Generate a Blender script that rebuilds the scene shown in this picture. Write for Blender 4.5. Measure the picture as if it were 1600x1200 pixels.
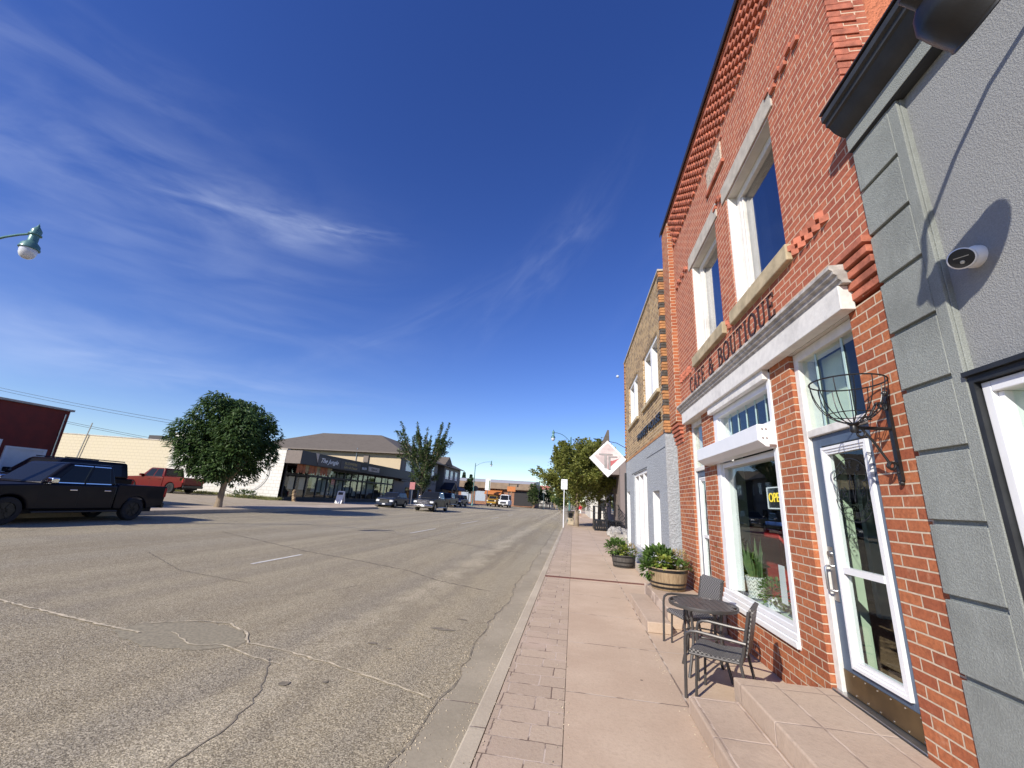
import bpy, bmesh, math, random
from mathutils import Vector, Matrix
rad = math.radians
for o in list(bpy.data.objects): bpy.data.objects.remove(o)
S = bpy.context.scene
COL = S.collection
random.seed(7)

# ---------------------------------------------------------------- camera
F_PX, YAW, PITCH, ROLL, EYE = 640.0, 0.1597, 0.2757, 0.062, 1.65
_f = Vector((-math.sin(YAW)*math.cos(PITCH), math.cos(YAW)*math.cos(PITCH), math.sin(PITCH)))
_r = Vector((math.cos(YAW), math.sin(YAW), 0)); _u = _r.cross(_f)
_r2 = _r*math.cos(ROLL)+_u*math.sin(ROLL); _u2 = -_r*math.sin(ROLL)+_u*math.cos(ROLL)
cd = bpy.data.cameras.new('camera'); cam = bpy.data.objects.new('camera', cd); COL.objects.link(cam)
cam.matrix_world = Matrix(((_r2.x,_u2.x,-_f.x,0),(_r2.y,_u2.y,-_f.y,0),(_r2.z,_u2.z,-_f.z,EYE),(0,0,0,1)))
cd.sensor_width = 36; cd.lens = 36*F_PX/1600; cd.clip_start = .05; cd.clip_end = 3000
S.camera = cam

# ---------------------------------------------------------------- light
SUN_DIR = Vector((1, 1.6, -1.2)).normalized()      # the way the light travels
sd = bpy.data.lights.new('sun', 'SUN'); sd.energy = 5.0; sd.angle = rad(.53); sd.color = (1, .93, .82)
sun = bpy.data.objects.new('sun', sd); COL.objects.link(sun)
sun.rotation_euler = SUN_DIR.to_track_quat('-Z', 'Y').to_euler(); sun.location = (-20, -30, 40)
W = bpy.data.worlds.new('World'); S.world = W; W.use_nodes = True
nt = W.node_tree; N = nt.nodes; L = nt.links; N.clear()
def wn(t, **k):
    n = N.new(t)
    for a, b in k.items(): setattr(n, a, b)
    return n
def wm(op, a, b=None, c=None):
    n = wn('ShaderNodeMath', operation=op)
    for i, v in enumerate((a, b, c)):
        if v is None: continue
        if isinstance(v, (int, float)): n.inputs[i].default_value = v
        else: L.new(v, n.inputs[i])
    return n.outputs[0]
sky = wn('ShaderNodeTexSky', sky_type='NISHITA', sun_disc=False)
sky.sun_elevation = math.asin(-SUN_DIR.z); sky.sun_rotation = math.atan2(-SUN_DIR.x, -SUN_DIR.y) % (2*math.pi)
sky.altitude = 700; sky.air_density = 1.0; sky.dust_density = .25; sky.ozone_density = 3.0
hsv = wn('ShaderNodeHueSaturation'); hsv.inputs['Saturation'].default_value = 1.25; hsv.inputs['Hue'].default_value = .523; hsv.inputs['Value'].default_value = 1.34
L.new(sky.outputs[0], hsv.inputs['Color'])
tc = wn('ShaderNodeTexCoord'); sp = wn('ShaderNodeSeparateXYZ'); L.new(tc.outputs['Generated'], sp.inputs[0])
az = wm('ARCTAN2', sp.outputs[0], sp.outputs[1]); el = wm('ARCSINE', sp.outputs[2])
cv = wn('ShaderNodeCombineXYZ'); L.new(az, cv.inputs[0]); L.new(el, cv.inputs[1])
def streak(a, e, ang, ln, wd, amp, sc, seed):
    mp = wn('ShaderNodeMapping', vector_type='TEXTURE'); mp.inputs['Location'].default_value = (a, e, 0)
    mp.inputs['Rotation'].default_value = (0, 0, ang); mp.inputs['Scale'].default_value = (ln, wd, 1)
    L.new(cv.outputs[0], mp.inputs[0])
    le = wn('ShaderNodeVectorMath', operation='LENGTH'); L.new(mp.outputs[0], le.inputs[0])
    g = wm('EXPONENT', wm('MULTIPLY', wm('POWER', le.outputs['Value'], 2.0), -1.0))
    ns = wn('ShaderNodeTexNoise', noise_dimensions='4D'); ns.inputs['W'].default_value = seed
    ns.inputs['Scale'].default_value = sc; ns.inputs['Detail'].default_value = 9; ns.inputs['Roughness'].default_value = .52; ns.inputs['Distortion'].default_value = .7
    mp2 = wn('ShaderNodeMapping'); mp2.inputs['Scale'].default_value = (1.0, .75, 1); L.new(mp.outputs[0], mp2.inputs[0]); L.new(mp2.outputs[0], ns.inputs['Vector'])
    k = wn('ShaderNodeMapRange', interpolation_type='SMOOTHSTEP'); k.inputs[1].default_value = .30; k.inputs[2].default_value = .85; L.new(ns.outputs['Fac'], k.inputs[0])
    return wm('MULTIPLY', wm('MULTIPLY', g, k.outputs[0]), amp*.72)
tot = None
for st in ((-1.02,.50,.10,.34,.085,.42,1.5,1.), (-.83,.52,.05,.22,.035,.40,1.6,2.), (-.66,.555,.12,.13,.016,.40,1.5,3.3), (-.98,.40,.1,.36,.05,.22,1.4,4.),
           (-1.05,.22,.02,.4,.09,.34,1.7,5.), (-.07,.57,.75,.22,.05,.17,1.6,6.), (-.42,.40,.55,.34,.03,.09,1.5,7.), (-.2,.088,.03,.24,.020,.62,.9,8.2),
           (-.8,.19,.03,.3,.03,.30,1.5,9.), (-.75,.33,.03,.3,.05,.16,1.5,10.), (-1.2,.62,.1,.3,.06,.2,1.5,11.), (.4,.7,.8,.3,.06,.1,1.5,12.)):
    s_ = streak(*st); tot = s_ if tot is None else wm('ADD', tot, s_)
tot = wm('MINIMUM', tot, .85)
mx = wn('ShaderNodeMix', data_type='RGBA'); L.new(tot, mx.inputs[0]); L.new(hsv.outputs[0], mx.inputs[6]); mx.inputs[7].default_value = (6.8, 7.6, 9.6, 1)
bg = wn('ShaderNodeBackground'); bg.inputs[1].default_value = .10; L.new(mx.outputs[2], bg.inputs[0])
ow = wn('ShaderNodeOutputWorld'); L.new(bg.outputs[0], ow.inputs[0])
S.view_settings.view_transform = 'Standard'; S.view_settings.look = 'None'; S.view_settings.exposure = .25; S.view_settings.gamma = 1
S.render.engine = 'CYCLES'
S.cycles.max_bounces = 8; S.cycles.transparent_max_bounces = 12; S.cycles.caustics_reflective = False; S.cycles.caustics_refractive = False

# ---------------------------------------------------------------- materials
class G:
    """small node-graph helper for one material"""
    def __init__(s, name):
        s.m = bpy.data.materials.new(name); s.m.use_nodes = True
        s.t = s.m.node_tree; s.t.nodes.clear()
        s.out = s.t.nodes.new('ShaderNodeOutputMaterial')
        s.geo = s.n('ShaderNodeNewGeometry')
    def n(s, t, **k):
        x = s.t.nodes.new(t)
        for a, b in k.items(): setattr(x, a, b)
        return x
    def put(s, inp, v):
        if v is None: return
        if isinstance(v, bpy.types.NodeSocket): s.t.links.new(v, inp)
        else:
            if hasattr(inp.default_value, '__len__') and not isinstance(v, (int, float)):
                v = tuple(v); 
                if len(inp.default_value) == 4 and len(v) == 3: v = v+(1,)
            inp.default_value = v
    def math(s, op, a, b=None, c=None, clamp=False):
        x = s.n('ShaderNodeMath', operation=op, use_clamp=clamp)
        for i, v in enumerate((a, b, c)): s.put(x.inputs[i], v)
        return x.outputs[0]
    def mix(s, f, a, b, mode='MIX'):
        x = s.n('ShaderNodeMix', data_type='RGBA', blend_type=mode)
        s.put(x.inputs[0], f); s.put(x.inputs[6], a); s.put(x.inputs[7], b); return x.outputs[2]
    def noise(s, scale, detail=4, rough=.55, vec=None, dist=0, out='Fac'):
        x = s.n('ShaderNodeTexNoise'); x.inputs['Scale'].default_value = scale; x.inputs['Detail'].default_value = detail
        x.inputs['Roughness'].default_value = rough; x.inputs['Distortion'].default_value = dist
        s.t.links.new(vec or s.geo.outputs['Position'], x.inputs['Vector']); return x.outputs[out]
    def ramp(s, f, lo, hi, a=0., b=1.):
        x = s.n('ShaderNodeMapRange', interpolation_type='SMOOTHSTEP'); s.put(x.inputs[0], f)
        x.inputs[1].default_value = lo; x.inputs[2].default_value = hi; x.inputs[3].default_value = a; x.inputs[4].default_value = b
        return x.outputs[0]
    def bump(s, h, st=.3, d=.01, nrm=None):
        x = s.n('ShaderNodeBump'); x.inputs['Strength'].default_value = st; x.inputs['Distance'].default_value = d
        s.put(x.inputs['Height'], h); s.put(x.inputs['Normal'], nrm); return x.outputs[0]
    def scaled(s, v3):
        x = s.n('ShaderNodeVectorMath', operation='MULTIPLY'); s.t.links.new(s.geo.outputs['Position'], x.inputs[0]); x.inputs[1].default_value = v3; return x.outputs[0]
    def bsdf(s, col, rough=.6, metal=0., nrm=None, spec=.5, coat=0.):
        p = s.n('ShaderNodeBsdfPrincipled'); s.put(p.inputs['Base Color'], col); s.put(p.inputs['Roughness'], rough)
        s.put(p.inputs['Metallic'], metal); s.put(p.inputs['Normal'], nrm); s.put(p.inputs['Specular IOR Level'], spec)
        if coat: p.inputs['Coat Weight'].default_value = coat; p.inputs['Coat Roughness'].default_value = .04
        return p
    def done(s, sh): s.t.links.new(sh.outputs[0] if hasattr(sh, 'outputs') else sh, s.out.inputs[0]); return s.m

def plain(name, col, rough=.55, metal=0., var=.12, vs=6., bs=0., bscale=60., spec=.5, coat=0., grime=0.):
    g = G(name); f = g.noise(vs, 5)
    c = g.mix(g.ramp(f, .3, .7), [x*(1-var) for x in col], [min(1, x*(1+var)) for x in col])
    if grime:
        gr = g.math('MULTIPLY', g.ramp(g.noise(2.3, 8, .7), .48, .72), grime)
        c = g.mix(gr, c, [x*.45 for x in col])
    nr = g.bump(g.noise(bscale, 5, .6), bs, .01) if bs else None
    r = g.math('ADD', g.math('MULTIPLY', f, .16), rough-.08)
    return g.done(g.bsdf(c, r, metal, nr, spec, coat))

def brick(name, c1, c2, mortar, bw=.215, bh=.0765, ms=.0055, bump=.6, stain=.25, light=(.55,.42,.34), rough_face=.35, lightamt=.5, dk=.35):
    g = G(name); nx = g.n('ShaderNodeSeparateXYZ'); g.t.links.new(g.geo.outputs['True Normal'], nx.inputs[0])
    ps = g.n('ShaderNodeSeparateXYZ'); g.t.links.new(g.geo.outputs['Position'], ps.inputs[0])
    isx = g.math('GREATER_THAN', g.math('ABSOLUTE', nx.outputs[0]), .6)
    u = g.math('ADD', g.math('MULTIPLY', isx, ps.outputs[1]), g.math('MULTIPLY', g.math('SUBTRACT', 1., isx), g.math('ADD', ps.outputs[0], .06)))
    wob = g.math('MULTIPLY', g.math('SUBTRACT', g.noise(3.2, 3), .5), .012)
    cv = g.n('ShaderNodeCombineXYZ'); g.put(cv.inputs[0], g.math('ADD', u, wob)); g.put(cv.inputs[1], g.math('ADD', ps.outputs[2], g.math('MULTIPLY', wob, .5)))
    b = g.n('ShaderNodeTexBrick', offset=.5, squash=1.0); g.t.links.new(cv.outputs[0], b.inputs['Vector'])
    b.inputs['Scale'].default_value = 1; b.inputs['Brick Width'].default_value = bw; b.inputs['Row Height'].default_value = bh
    b.inputs['Mortar Size'].default_value = ms; b.inputs['Mortar Smooth'].default_value = .25; b.inputs['Bias'].default_value = -.1
    g.put(b.inputs['Color1'], c1); g.put(b.inputs['Color2'], c2); g.put(b.inputs['Mortar'], c1)
    fine = g.noise(34, 6, .7); big = g.noise(1.1, 6, .65); mid = g.noise(9, 5, .6)
    c = g.mix(g.ramp(fine, .35, .75), b.outputs['Color'], g.mix(.5, b.outputs['Color'], [x*dk for x in c2]))
    c = g.mix(g.math('MULTIPLY', g.ramp(mid, .58, .75), lightamt), c, light)
    c = g.mix(g.math('MULTIPLY', g.ramp(big, .5, .75), stain), c, [x*.5 for x in c2])
    strk = g.noise(2.6, 6, .7, vec=g.scaled((1,1,.13)))
    c = g.mix(g.math('MULTIPLY', g.ramp(strk, .52, .78), .55), c, [x*.42 for x in c2])
    c = g.mix(g.math('MULTIPLY', g.ramp(g.noise(3.4, 6, .7, vec=g.scaled((1,1,.25))), .60, .8), .4), c, [min(1, x*1.25) for x in light])
    mo = g.mix(g.ramp(fine, .3, .7), [x*.82 for x in mortar], mortar)
    edge = g.ramp(g.math('ADD', b.outputs['Fac'], g.math('MULTIPLY', g.math('SUBTRACT', fine, .5), .5)), .35, .75)
    c = g.mix(edge, c, mo)
    h = g.math('ADD', g.math('MULTIPLY', g.math('SUBTRACT', 1., b.outputs['Fac']), 1.), g.math('MULTIPLY', fine, rough_face))
    return g.done(g.bsdf(c, .86, 0, g.bump(h, bump, .012), .25))

def glass(name, tint=(.93,.97,.96), gl=1.0, base=0.0):
    g = G(name); fr = g.n('ShaderNodeFresnel'); g.put(fr.inputs[0], g.math('ADD', g.math('MULTIPLY', g.geo.outputs['Backfacing'], 1/1.52-1.52), 1.52))
    t = g.n('ShaderNodeBsdfTransparent'); g.put(t.inputs[0], tint)
    s = g.n('ShaderNodeBsdfGlossy'); s.inputs['Roughness'].default_value = .004; g.put(s.inputs['Color'], (1,1,1))
    nz = g.bump(g.noise(.9, 1), .02, .05); g.put(s.inputs['Normal'], nz)
    mx = g.n('ShaderNodeMixShader'); g.put(mx.inputs[0], g.math('ADD', g.math('MULTIPLY', fr.outputs[0], 1.7*gl), base, clamp=True)); g.t.links.new(t.outputs[0], mx.inputs[1]); g.t.links.new(s.outputs[0], mx.inputs[2])
    return g.done(mx)

def leafmat(name, dark, light, tr=.35):
    g = G(name); r = g.geo.outputs['Random Per Island']
    c = g.mix(g.ramp(r, 0, 1), dark, light); c = g.mix(g.math('MULTIPLY', g.ramp(g.noise(1.6, 3), .4, .7), .45), c, [x*.8 for x in light])
    p = g.bsdf(c, .5, 0, None, .35); t = g.n('ShaderNodeBsdfTranslucent'); g.put(t.inputs[0], g.mix(.5, c, light))
    mx = g.n('ShaderNodeMixShader'); mx.inputs[0].default_value = tr; g.t.links.new(p.outputs[0], mx.inputs[1]); g.t.links.new(t.outputs[0], mx.inputs[2])
    return g.done(mx)

def stucco(name, col, scale=55., st=.5, stain=.15, var=.08):
    g = G(name); n1 = g.noise(scale, 4, .6); n2 = g.noise(scale*2.6, 3, .6); big = g.noise(1.3, 6, .65)
    vx = g.noise(4.5, 6, .7, vec=g.scaled((1,1,.35)))
    c = g.mix(g.ramp(n1, .3, .7), [x*(1-var) for x in col], [x*(1+var) for x in col])
    c = g.mix(g.math('MULTIPLY', g.ramp(big, .42, .75), stain), c, [x*.62 for x in col])
    c = g.mix(g.math('MULTIPLY', g.ramp(g.noise(3.1, 7, .7, vec=g.scaled((1,1,.12))), .55, .8), stain), c, [x*.6 for x in col])
    c = g.mix(g.math('MULTIPLY', g.ramp(vx, .58, .75), stain*.8), c, [min(1, x*1.25) for x in col])
    h = g.math('ADD', g.ramp(n1, .35, .65), g.math('MULTIPLY', n2, .5))
    return g.done(g.bsdf(c, .9, 0, g.bump(h, st, .008), .2))

M = {}
M['brick_red'] = brick('red_brick', (.52,.165,.09), (.37,.105,.065), (.68,.50,.36), stain=.25, light=(.58,.27,.17), lightamt=.5, ms=.007)
M['brick_orange'] = brick('orange_brick', (.50,.175,.075), (.33,.095,.05), (.64,.52,.39), stain=.25, light=(.58,.32,.20), lightamt=.55, ms=.0065, bump=.8)
M['brick_tan'] = brick('tapestry_brick', (.58,.39,.19), (.17,.10,.055), (.66,.54,.38), bw=.23, bh=.08, ms=.010, bump=1.0, stain=.12, light=(.62,.36,.15), rough_face=1.2, lightamt=.6, dk=.2)
M['brick_black'] = plain('dark_glazed_brick', (.07,.06,.05), .6, var=.3, vs=20, bs=.3)
M['brick_quoin'] = plain('orange_quoin_brick', (.42,.2,.08), .8, var=.3, vs=9, bs=.4, bscale=40)
M['corbel'] = plain('corbel_brick', (.42,.135,.08), .85, var=.35, vs=7, bs=.4, bscale=50)
M['stucco_orange'] = stucco('orange_stucco', (.55,.19,.10), 22, .9)
M['stucco_gray'] = stucco('blue_gray_stucco', (.30,.307,.305), 120, .45, .18)
M['stucco_pilaster'] = stucco('sanded_gray_stucco', (.29,.31,.29), 130, .4, .7, .16)
M['stucco_light'] = stucco('pale_gray_stucco', (.37,.395,.42), 26, 1.0, .15, .16)
M['white'] = plain('white_paint', (.78,.78,.77), .45, var=.03, bs=.05, grime=.12)
M['white_old'] = plain('weathered_white_paint', (.74,.72,.68), .6, var=.06, vs=14, bs=.25, bscale=40, grime=.35)
M['grey_old'] = plain('peeling_gray_wood', (.42,.40,.37), .8, var=.3, vs=12, bs=.5, bscale=30, grime=.5)
M['vinyl'] = plain('white_vinyl', (.80,.81,.82), .35, var=.02)
M['stone'] = plain('tan_sandstone', (.44,.36,.23), .85, var=.22, vs=5, bs=.35, bscale=40, grime=.35)
M['lintel'] = plain('gray_stone', (.46,.42,.36), .85, var=.14, vs=7, bs=.3, bscale=40)
M['plaque'] = plain('plaque_stone', (.45,.38,.3), .85, var=.3, vs=30, bs=.8, bscale=30)
M['trim_white'] = plain('off_white_soffit', (.6,.57,.52), .6, var=.06)
M['black'] = plain('black_metal', (.013,.013,.014), .38, var=.2, spec=.5, bs=.06, bscale=90)
M['black_trim'] = plain('black_trim', (.02,.022,.024), .5, var=.2)
M['charcoal'] = plain('charcoal_cornice', (.03,.033,.036), .6, var=.2, bs=.08)
M['flash'] = plain('dark_flashing', (.03,.022,.02), .5, var=.2)
M['door_blue'] = plain('slate_blue_door', (.075,.11,.17), .42, var=.08, grime=.1)
M['kick'] = plain('bronze_kick_plate', (.13,.085,.04), .4, .5, var=.3, vs=4)
M['steel'] = plain('steel', (.5,.5,.5), .3, .9, var=.1)
M['glass'] = glass('window_glass', gl=.42)
M['glass_dark'] = glass('upper_window_glass', (.55,.6,.68), base=.10)
M['curtain'] = plain('pale_green_curtain', (.6,.68,.55), .9, var=.05)
M['room_green'] = plain('pale_green_wall', (.50,.60,.46), .9, var=.04)
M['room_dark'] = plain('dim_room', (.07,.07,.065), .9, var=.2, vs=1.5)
M['room_floor'] = plain('wood_floor', (.2,.13,.08), .6, var=.2)
M['green_bar'] = plain('pale_green_muntin', (.42,.58,.56), .5, var=.04)
M['wicker'] = None
M['metal_dark'] = plain('dark_bronze_metal', (.075,.07,.068), .42, .3, var=.12)
M['oak'] = None
def asphalt():
    g = G('asphalt'); v = g.n('ShaderNodeTexVoronoi'); v.inputs['Scale'].default_value = 105; g.t.links.new(g.geo.outputs['Position'], v.inputs['Vector'])
    v2 = g.n('ShaderNodeTexVoronoi'); v2.inputs['Scale'].default_value = 120; g.t.links.new(g.geo.outputs['Position'], v2.inputs['Vector'])
    sep = g.n('ShaderNodeSeparateColor'); g.t.links.new(v.outputs['Color'], sep.inputs[0])
    track = g.noise(1.0, 4, .6, vec=g.scaled((1.1, .045, 1))); big = g.noise(.35, 6, .65); mid = g.noise(5, 5, .7)
    base = g.mix(g.ramp(track, .36, .66), (.45,.37,.225), (.64,.535,.335))
    lane = g.noise(1.0, 3, .5, vec=g.scaled((.75, .012, 1)))
    base = g.mix(g.math('MULTIPLY', g.ramp(lane, .5, .66), .5), base, (.58,.51,.37))
    base = g.mix(g.math('MULTIPLY', g.ramp(lane, .46, .32), .5), base, (.28,.24,.175))
    px_ = g.n('ShaderNodeSeparateXYZ'); g.t.links.new(g.geo.outputs['Position'], px_.inputs[0])
    dust = g.math('ABSOLUTE', g.math('ADD', px_.outputs[0], g.math('ADD', 2.75, g.math('MULTIPLY', g.math('SUBTRACT', g.noise(.55, 5, .65), .5), 1.3))))
    dk = g.math('MULTIPLY', g.ramp(dust, .42, .06), g.math('MULTIPLY', g.ramp(g.noise(1.1, 6, .7, vec=g.scaled((1,.55,1))), .38, .56), .85))
    base = g.mix(dk, base, (.86,.74,.50))
    base = g.mix(g.math('MULTIPLY', g.math('MULTIPLY', g.ramp(dust, .3, .45), g.ramp(dust, .75, .5)), .22), base, (.20,.17,.12))
    base = g.mix(g.math('MULTIPLY', g.ramp(g.noise(1.4, 4, .6), .66, .76), .35), base, (.2,.175,.13))
    base = g.mix(g.math('MULTIPLY', g.ramp(big, .5, .72), .5), base, (.34,.29,.205))
    base = g.mix(g.math('MULTIPLY', g.ramp(mid, .45, .75), .45), base, (.66,.575,.405))
    c = g.mix(g.ramp(sep.outputs[0], .1, .95), g.mix(.6, base, (.08,.07,.06)), g.mix(.35, base, (.66,.60,.5)))
    c = g.mix(g.ramp(v.outputs['Distance'], .012, .0, 0, .0), c, base)
    crev = g.ramp(g.noise(120, 4, .7), .52, .64)
    c = g.mix(g.math('MULTIPLY', crev, .55), c, (.07,.062,.052))
    h = g.math('SUBTRACT', g.math('ADD', sep.outputs[1], g.noise(26, 4, .6)), g.math('MULTIPLY', crev, .9))
    return g.done(g.bsdf(c, .93, 0, g.bump(h, .75, .012), .2))

def concrete(name, c1, c2, joints=None, spots=True, scale=30., st=.3, jc=((.16,.12,.10),(.52,.44,.36))):
    g = G(name); f = g.noise(scale, 6, .7); b = g.noise(.8, 6, .6); m = g.noise(4.5, 6, .7)
    c = g.mix(g.ramp(b, .35, .68), c1, c2); c = g.mix(g.math('MULTIPLY', g.ramp(f, .42, .75), .35), c, [x*.7 for x in c1])
    c = g.mix(g.math('MULTIPLY', g.ramp(m, .55, .75), .4), c, [min(1, x*1.15) for x in c2])
    h = f
    if spots:
        v = g.n('ShaderNodeTexVoronoi'); v.inputs['Scale'].default_value = 1.9; g.t.links.new(g.geo.outputs['Position'], v.inputs['Vector'])
        c = g.mix(g.math('MULTIPLY', g.ramp(v.outputs['Distance'], .032, .022), .75), c, (.06,.05,.045))
    if joints:
        ps = g.n('ShaderNodeSeparateXYZ'); g.t.links.new(g.geo.outputs['Position'], ps.inputs[0])
        wob = g.math('MULTIPLY', g.math('SUBTRACT', g.noise(7, 5, .7), .5), .022)
        ln = None
        for ax, off, per in joints:
            p = g.math('ADD', ps.outputs[ax], wob)
            if per: d = g.math('ABSOLUTE', g.math('SUBTRACT', g.math('FRACT', g.math('DIVIDE', g.math('SUBTRACT', p, off-per/2), per)), .5)); d = g.math('MULTIPLY', d, per)
            else: d = g.math('ABSOLUTE', g.math('SUBTRACT', p, off))
            ln = d if ln is None else g.math('MINIMUM', ln, d)
        k = g.ramp(ln, .012, .004); br = g.ramp(g.noise(3, 4), .45, .55)
        c = g.mix(g.math('MULTIPLY', k, .85), c, g.mix(br, *jc))
        h = g.math('SUBTRACT', h, g.math('MULTIPLY', k, .8))
    return g.done(g.bsdf(c, .9, 0, g.bump(h, st, .01), .2))

def pavers():
    g = G('stamped_pavers'); ps = g.n('ShaderNodeSeparateXYZ'); g.t.links.new(g.geo.outputs['Position'], ps.inputs[0])
    wob = g.math('MULTIPLY', g.math('SUBTRACT', g.noise(9, 4), .5), .02)
    cv = g.n('ShaderNodeCombineXYZ'); g.put(cv.inputs[0], g.math('ADD', ps.outputs[0], wob)); g.put(cv.inputs[1], g.math('ADD', ps.outputs[1], wob))
    b = g.n('ShaderNodeTexBrick', offset=.42, squash=1.35, squash_frequency=2); g.t.links.new(cv.outputs[0], b.inputs['Vector']); b.inputs['Scale'].default_value = 1
    b.inputs['Brick Width'].default_value = .29; b.inputs['Row Height'].default_value = .235; b.inputs['Mortar Size'].default_value = .006; b.inputs['Mortar Smooth'].default_value = .2
    g.put(b.inputs['Color1'], (.50,.395,.295)); g.put(b.inputs['Color2'], (.44,.345,.26)); g.put(b.inputs['Mortar'], (.5,.4,.33))
    f = g.noise(30, 6, .7); c = g.mix(g.math('MULTIPLY', g.ramp(f, .42, .75), .4), b.outputs['Color'], (.3,.21,.16))
    c = g.mix(g.math('MULTIPLY', g.ramp(g.noise(1.2, 6), .5, .75), .45), c, (.58,.44,.36))
    k = b.outputs['Fac']; c = g.mix(g.math('MULTIPLY', k, .9), c, g.mix(g.ramp(g.noise(4, 4), .42, .58), (.15,.105,.08), (.55,.45,.37)))
    h = g.math('SUBTRACT', g.math('MULTIPLY', f, .7), k)
    return g.done(g.bsdf(c, .9, 0, g.bump(h, .45, .012), .2))

def wicker():
    g = G('woven_wicker'); o = g.n('ShaderNodeTexCoord')
    mp = g.n('ShaderNodeMapping'); mp.inputs['Scale'].default_value = (52,52,52); g.t.links.new(o.outputs['Object'], mp.inputs[0])
    ck = g.n('ShaderNodeTexChecker'); ck.inputs['Scale'].default_value = 1; g.t.links.new(mp.outputs[0], ck.inputs[0])
    g.put(ck.inputs[1], (.22,.21,.20)); g.put(ck.inputs[2], (.035,.033,.033))
    return g.done(g.bsdf(ck.outputs[0], .5, 0, g.bump(ck.outputs['Fac'], .8, .01), .4))

def wood(name, c1, c2, sc=(26, 26, 2.5)):
    g = G(name); f = g.noise(1, 7, .7, vec=g.scaled(sc)); b = g.noise(2, 4)
    c = g.mix(g.ramp(f, .3, .72), c1, c2); c = g.mix(g.math('MULTIPLY', g.ramp(b, .45, .75), .4), c, [x*.5 for x in c1])
    return g.done(g.bsdf(c, .8, 0, g.bump(f, .4, .01), .25))

def block_wall():
    g = G('painted_block'); ps = g.n('ShaderNodeSeparateXYZ'); g.t.links.new(g.geo.outputs['Position'], ps.inputs[0])
    cv = g.n('ShaderNodeCombineXYZ'); g.put(cv.inputs[0], ps.outputs[0]); g.put(cv.inputs[1], ps.outputs[2])
    b = g.n('ShaderNodeTexBrick', offset=.5); g.t.links.new(cv.outputs[0], b.inputs['Vector']); b.inputs['Scale'].default_value = 1
    b.inputs['Brick Width'].default_value = .55; b.inputs['Row Height'].default_value = .30; b.inputs['Mortar Size'].default_value = .028; b.inputs['Mortar Smooth'].default_value = .6
    split = g.ramp(g.math('ADD', ps.outputs[0], g.math('MULTIPLY', g.noise(.8, 4), .5)), -38.2, -37.4)
    c = g.mix(split, (.56,.50,.36), (.68,.67,.62))
    c = g.mix(g.math('MULTIPLY', g.ramp(g.noise(.7, 6, .7), .45, .7), .25), c, (.56,.5,.4))
    c = g.mix(g.math('MULTIPLY', b.outputs['Fac'], .45), c, [.33,.28,.2])
    low = g.ramp(g.math('ADD', ps.outputs[2], g.math('MULTIPLY', g.noise(2.5, 6, .7), .7)), .95, .7)
    c = g.mix(g.math('MULTIPLY', low, .6), c, (.42,.33,.22))
    return g.done(g.bsdf(c, .85, 0, g.bump(b.outputs['Fac'], -.4, .02), .2))

def shingle():
    g = G('asphalt_shingles'); b = g.n('ShaderNodeTexBrick', offset=.5); sep = g.n('ShaderNodeSeparateXYZ'); g.t.links.new(g.geo.outputs['Position'], sep.inputs[0])
    cv = g.n('ShaderNodeCombineXYZ'); g.put(cv.inputs[0], g.math('ADD', sep.outputs[0], sep.outputs[1])); g.put(cv.inputs[1], sep.outputs[2]); g.t.links.new(cv.outputs[0], b.inputs['Vector'])
    b.inputs['Scale'].default_value = 1; b.inputs['Brick Width'].default_value = .4; b.inputs['Row Height'].default_value = .08; b.inputs['Mortar Size'].default_value = .01
    g.put(b.inputs['Color1'], (.15,.125,.10)); g.put(b.inputs['Color2'], (.11,.092,.074)); g.put(b.inputs['Mortar'], (.09,.078,.065))
    c = g.mix(g.ramp(g.noise(1, 5), .3, .7), b.outputs['Color'], (.13,.11,.09)); return g.done(g.bsdf(c, .9))

def groundmat(name, c1, c2, sc=2.):
    g = G(name); c = g.mix(g.ramp(g.noise(sc, 8, .7), .35, .65), c1, c2); c = g.mix(g.math('MULTIPLY', g.ramp(g.noise(sc*12, 4), .5, .7), .4), c, [x*.6 for x in c1])
    return g.done(g.bsdf(c, .95, 0, g.bump(g.noise(sc*14, 5), .4, .02), .1))

M['asphalt'] = asphalt()
M['slab'] = concrete('sidewalk_slabs', (.49,.37,.27), (.57,.445,.33), joints=((0, 1.04, 0), (1, 4.42, 1.43)))
M['pavers'] = pavers()
M['kerb'] = concrete('kerb_concrete', (.44,.375,.285), (.53,.46,.35), joints=((1, 3.6, 3.0),), spots=False)
M['gutter'] = concrete('gutter_concrete', (.31,.27,.20), (.39,.34,.255), joints=((1, 4.25, 6.0),), spots=False)
M['step'] = concrete('step_concrete', (.43,.33,.25), (.51,.40,.305), joints=((1, 3.0, .62), (0, 1.72, .34)), spots=False, st=.45, jc=((.34,.26,.21),(.58,.47,.38)))
M['concrete'] = concrete('plain_concrete', (.42,.36,.29), (.52,.46,.38), spots=False)
M['farwalk'] = concrete('far_sidewalk_concrete', (.42,.34,.26), (.52,.43,.34), joints=((1, 0, 1.5),), spots=False)
M['crackfill'] = plain('crack_sealant', (.54,.465,.33), .9, var=.3, vs=14, bs=.4)
M['crack'] = plain('dark_crack', (.22,.19,.14), .95, var=.3, vs=10)
M['patch'] = plain('tar_patch', (.28,.245,.17), .92, var=.2, vs=30, bs=.3, bscale=160)
M['paint'] = plain('road_paint', (.70,.68,.62), .8, var=.15, vs=20, grime=.3)
M['rust'] = plain('rusty_iron', (.18,.07,.045), .75, .3, var=.35, vs=20, bs=.4)
M['wicker'] = wicker()
M['oak'] = wood('weathered_oak', (.24,.17,.10), (.42,.32,.20))
M['oak_dark'] = wood('dark_stained_oak', (.06,.055,.05), (.12,.11,.10))
M['bark'] = wood('tree_bark', (.20,.155,.11), (.36,.29,.21), (14,14,2))
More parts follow.
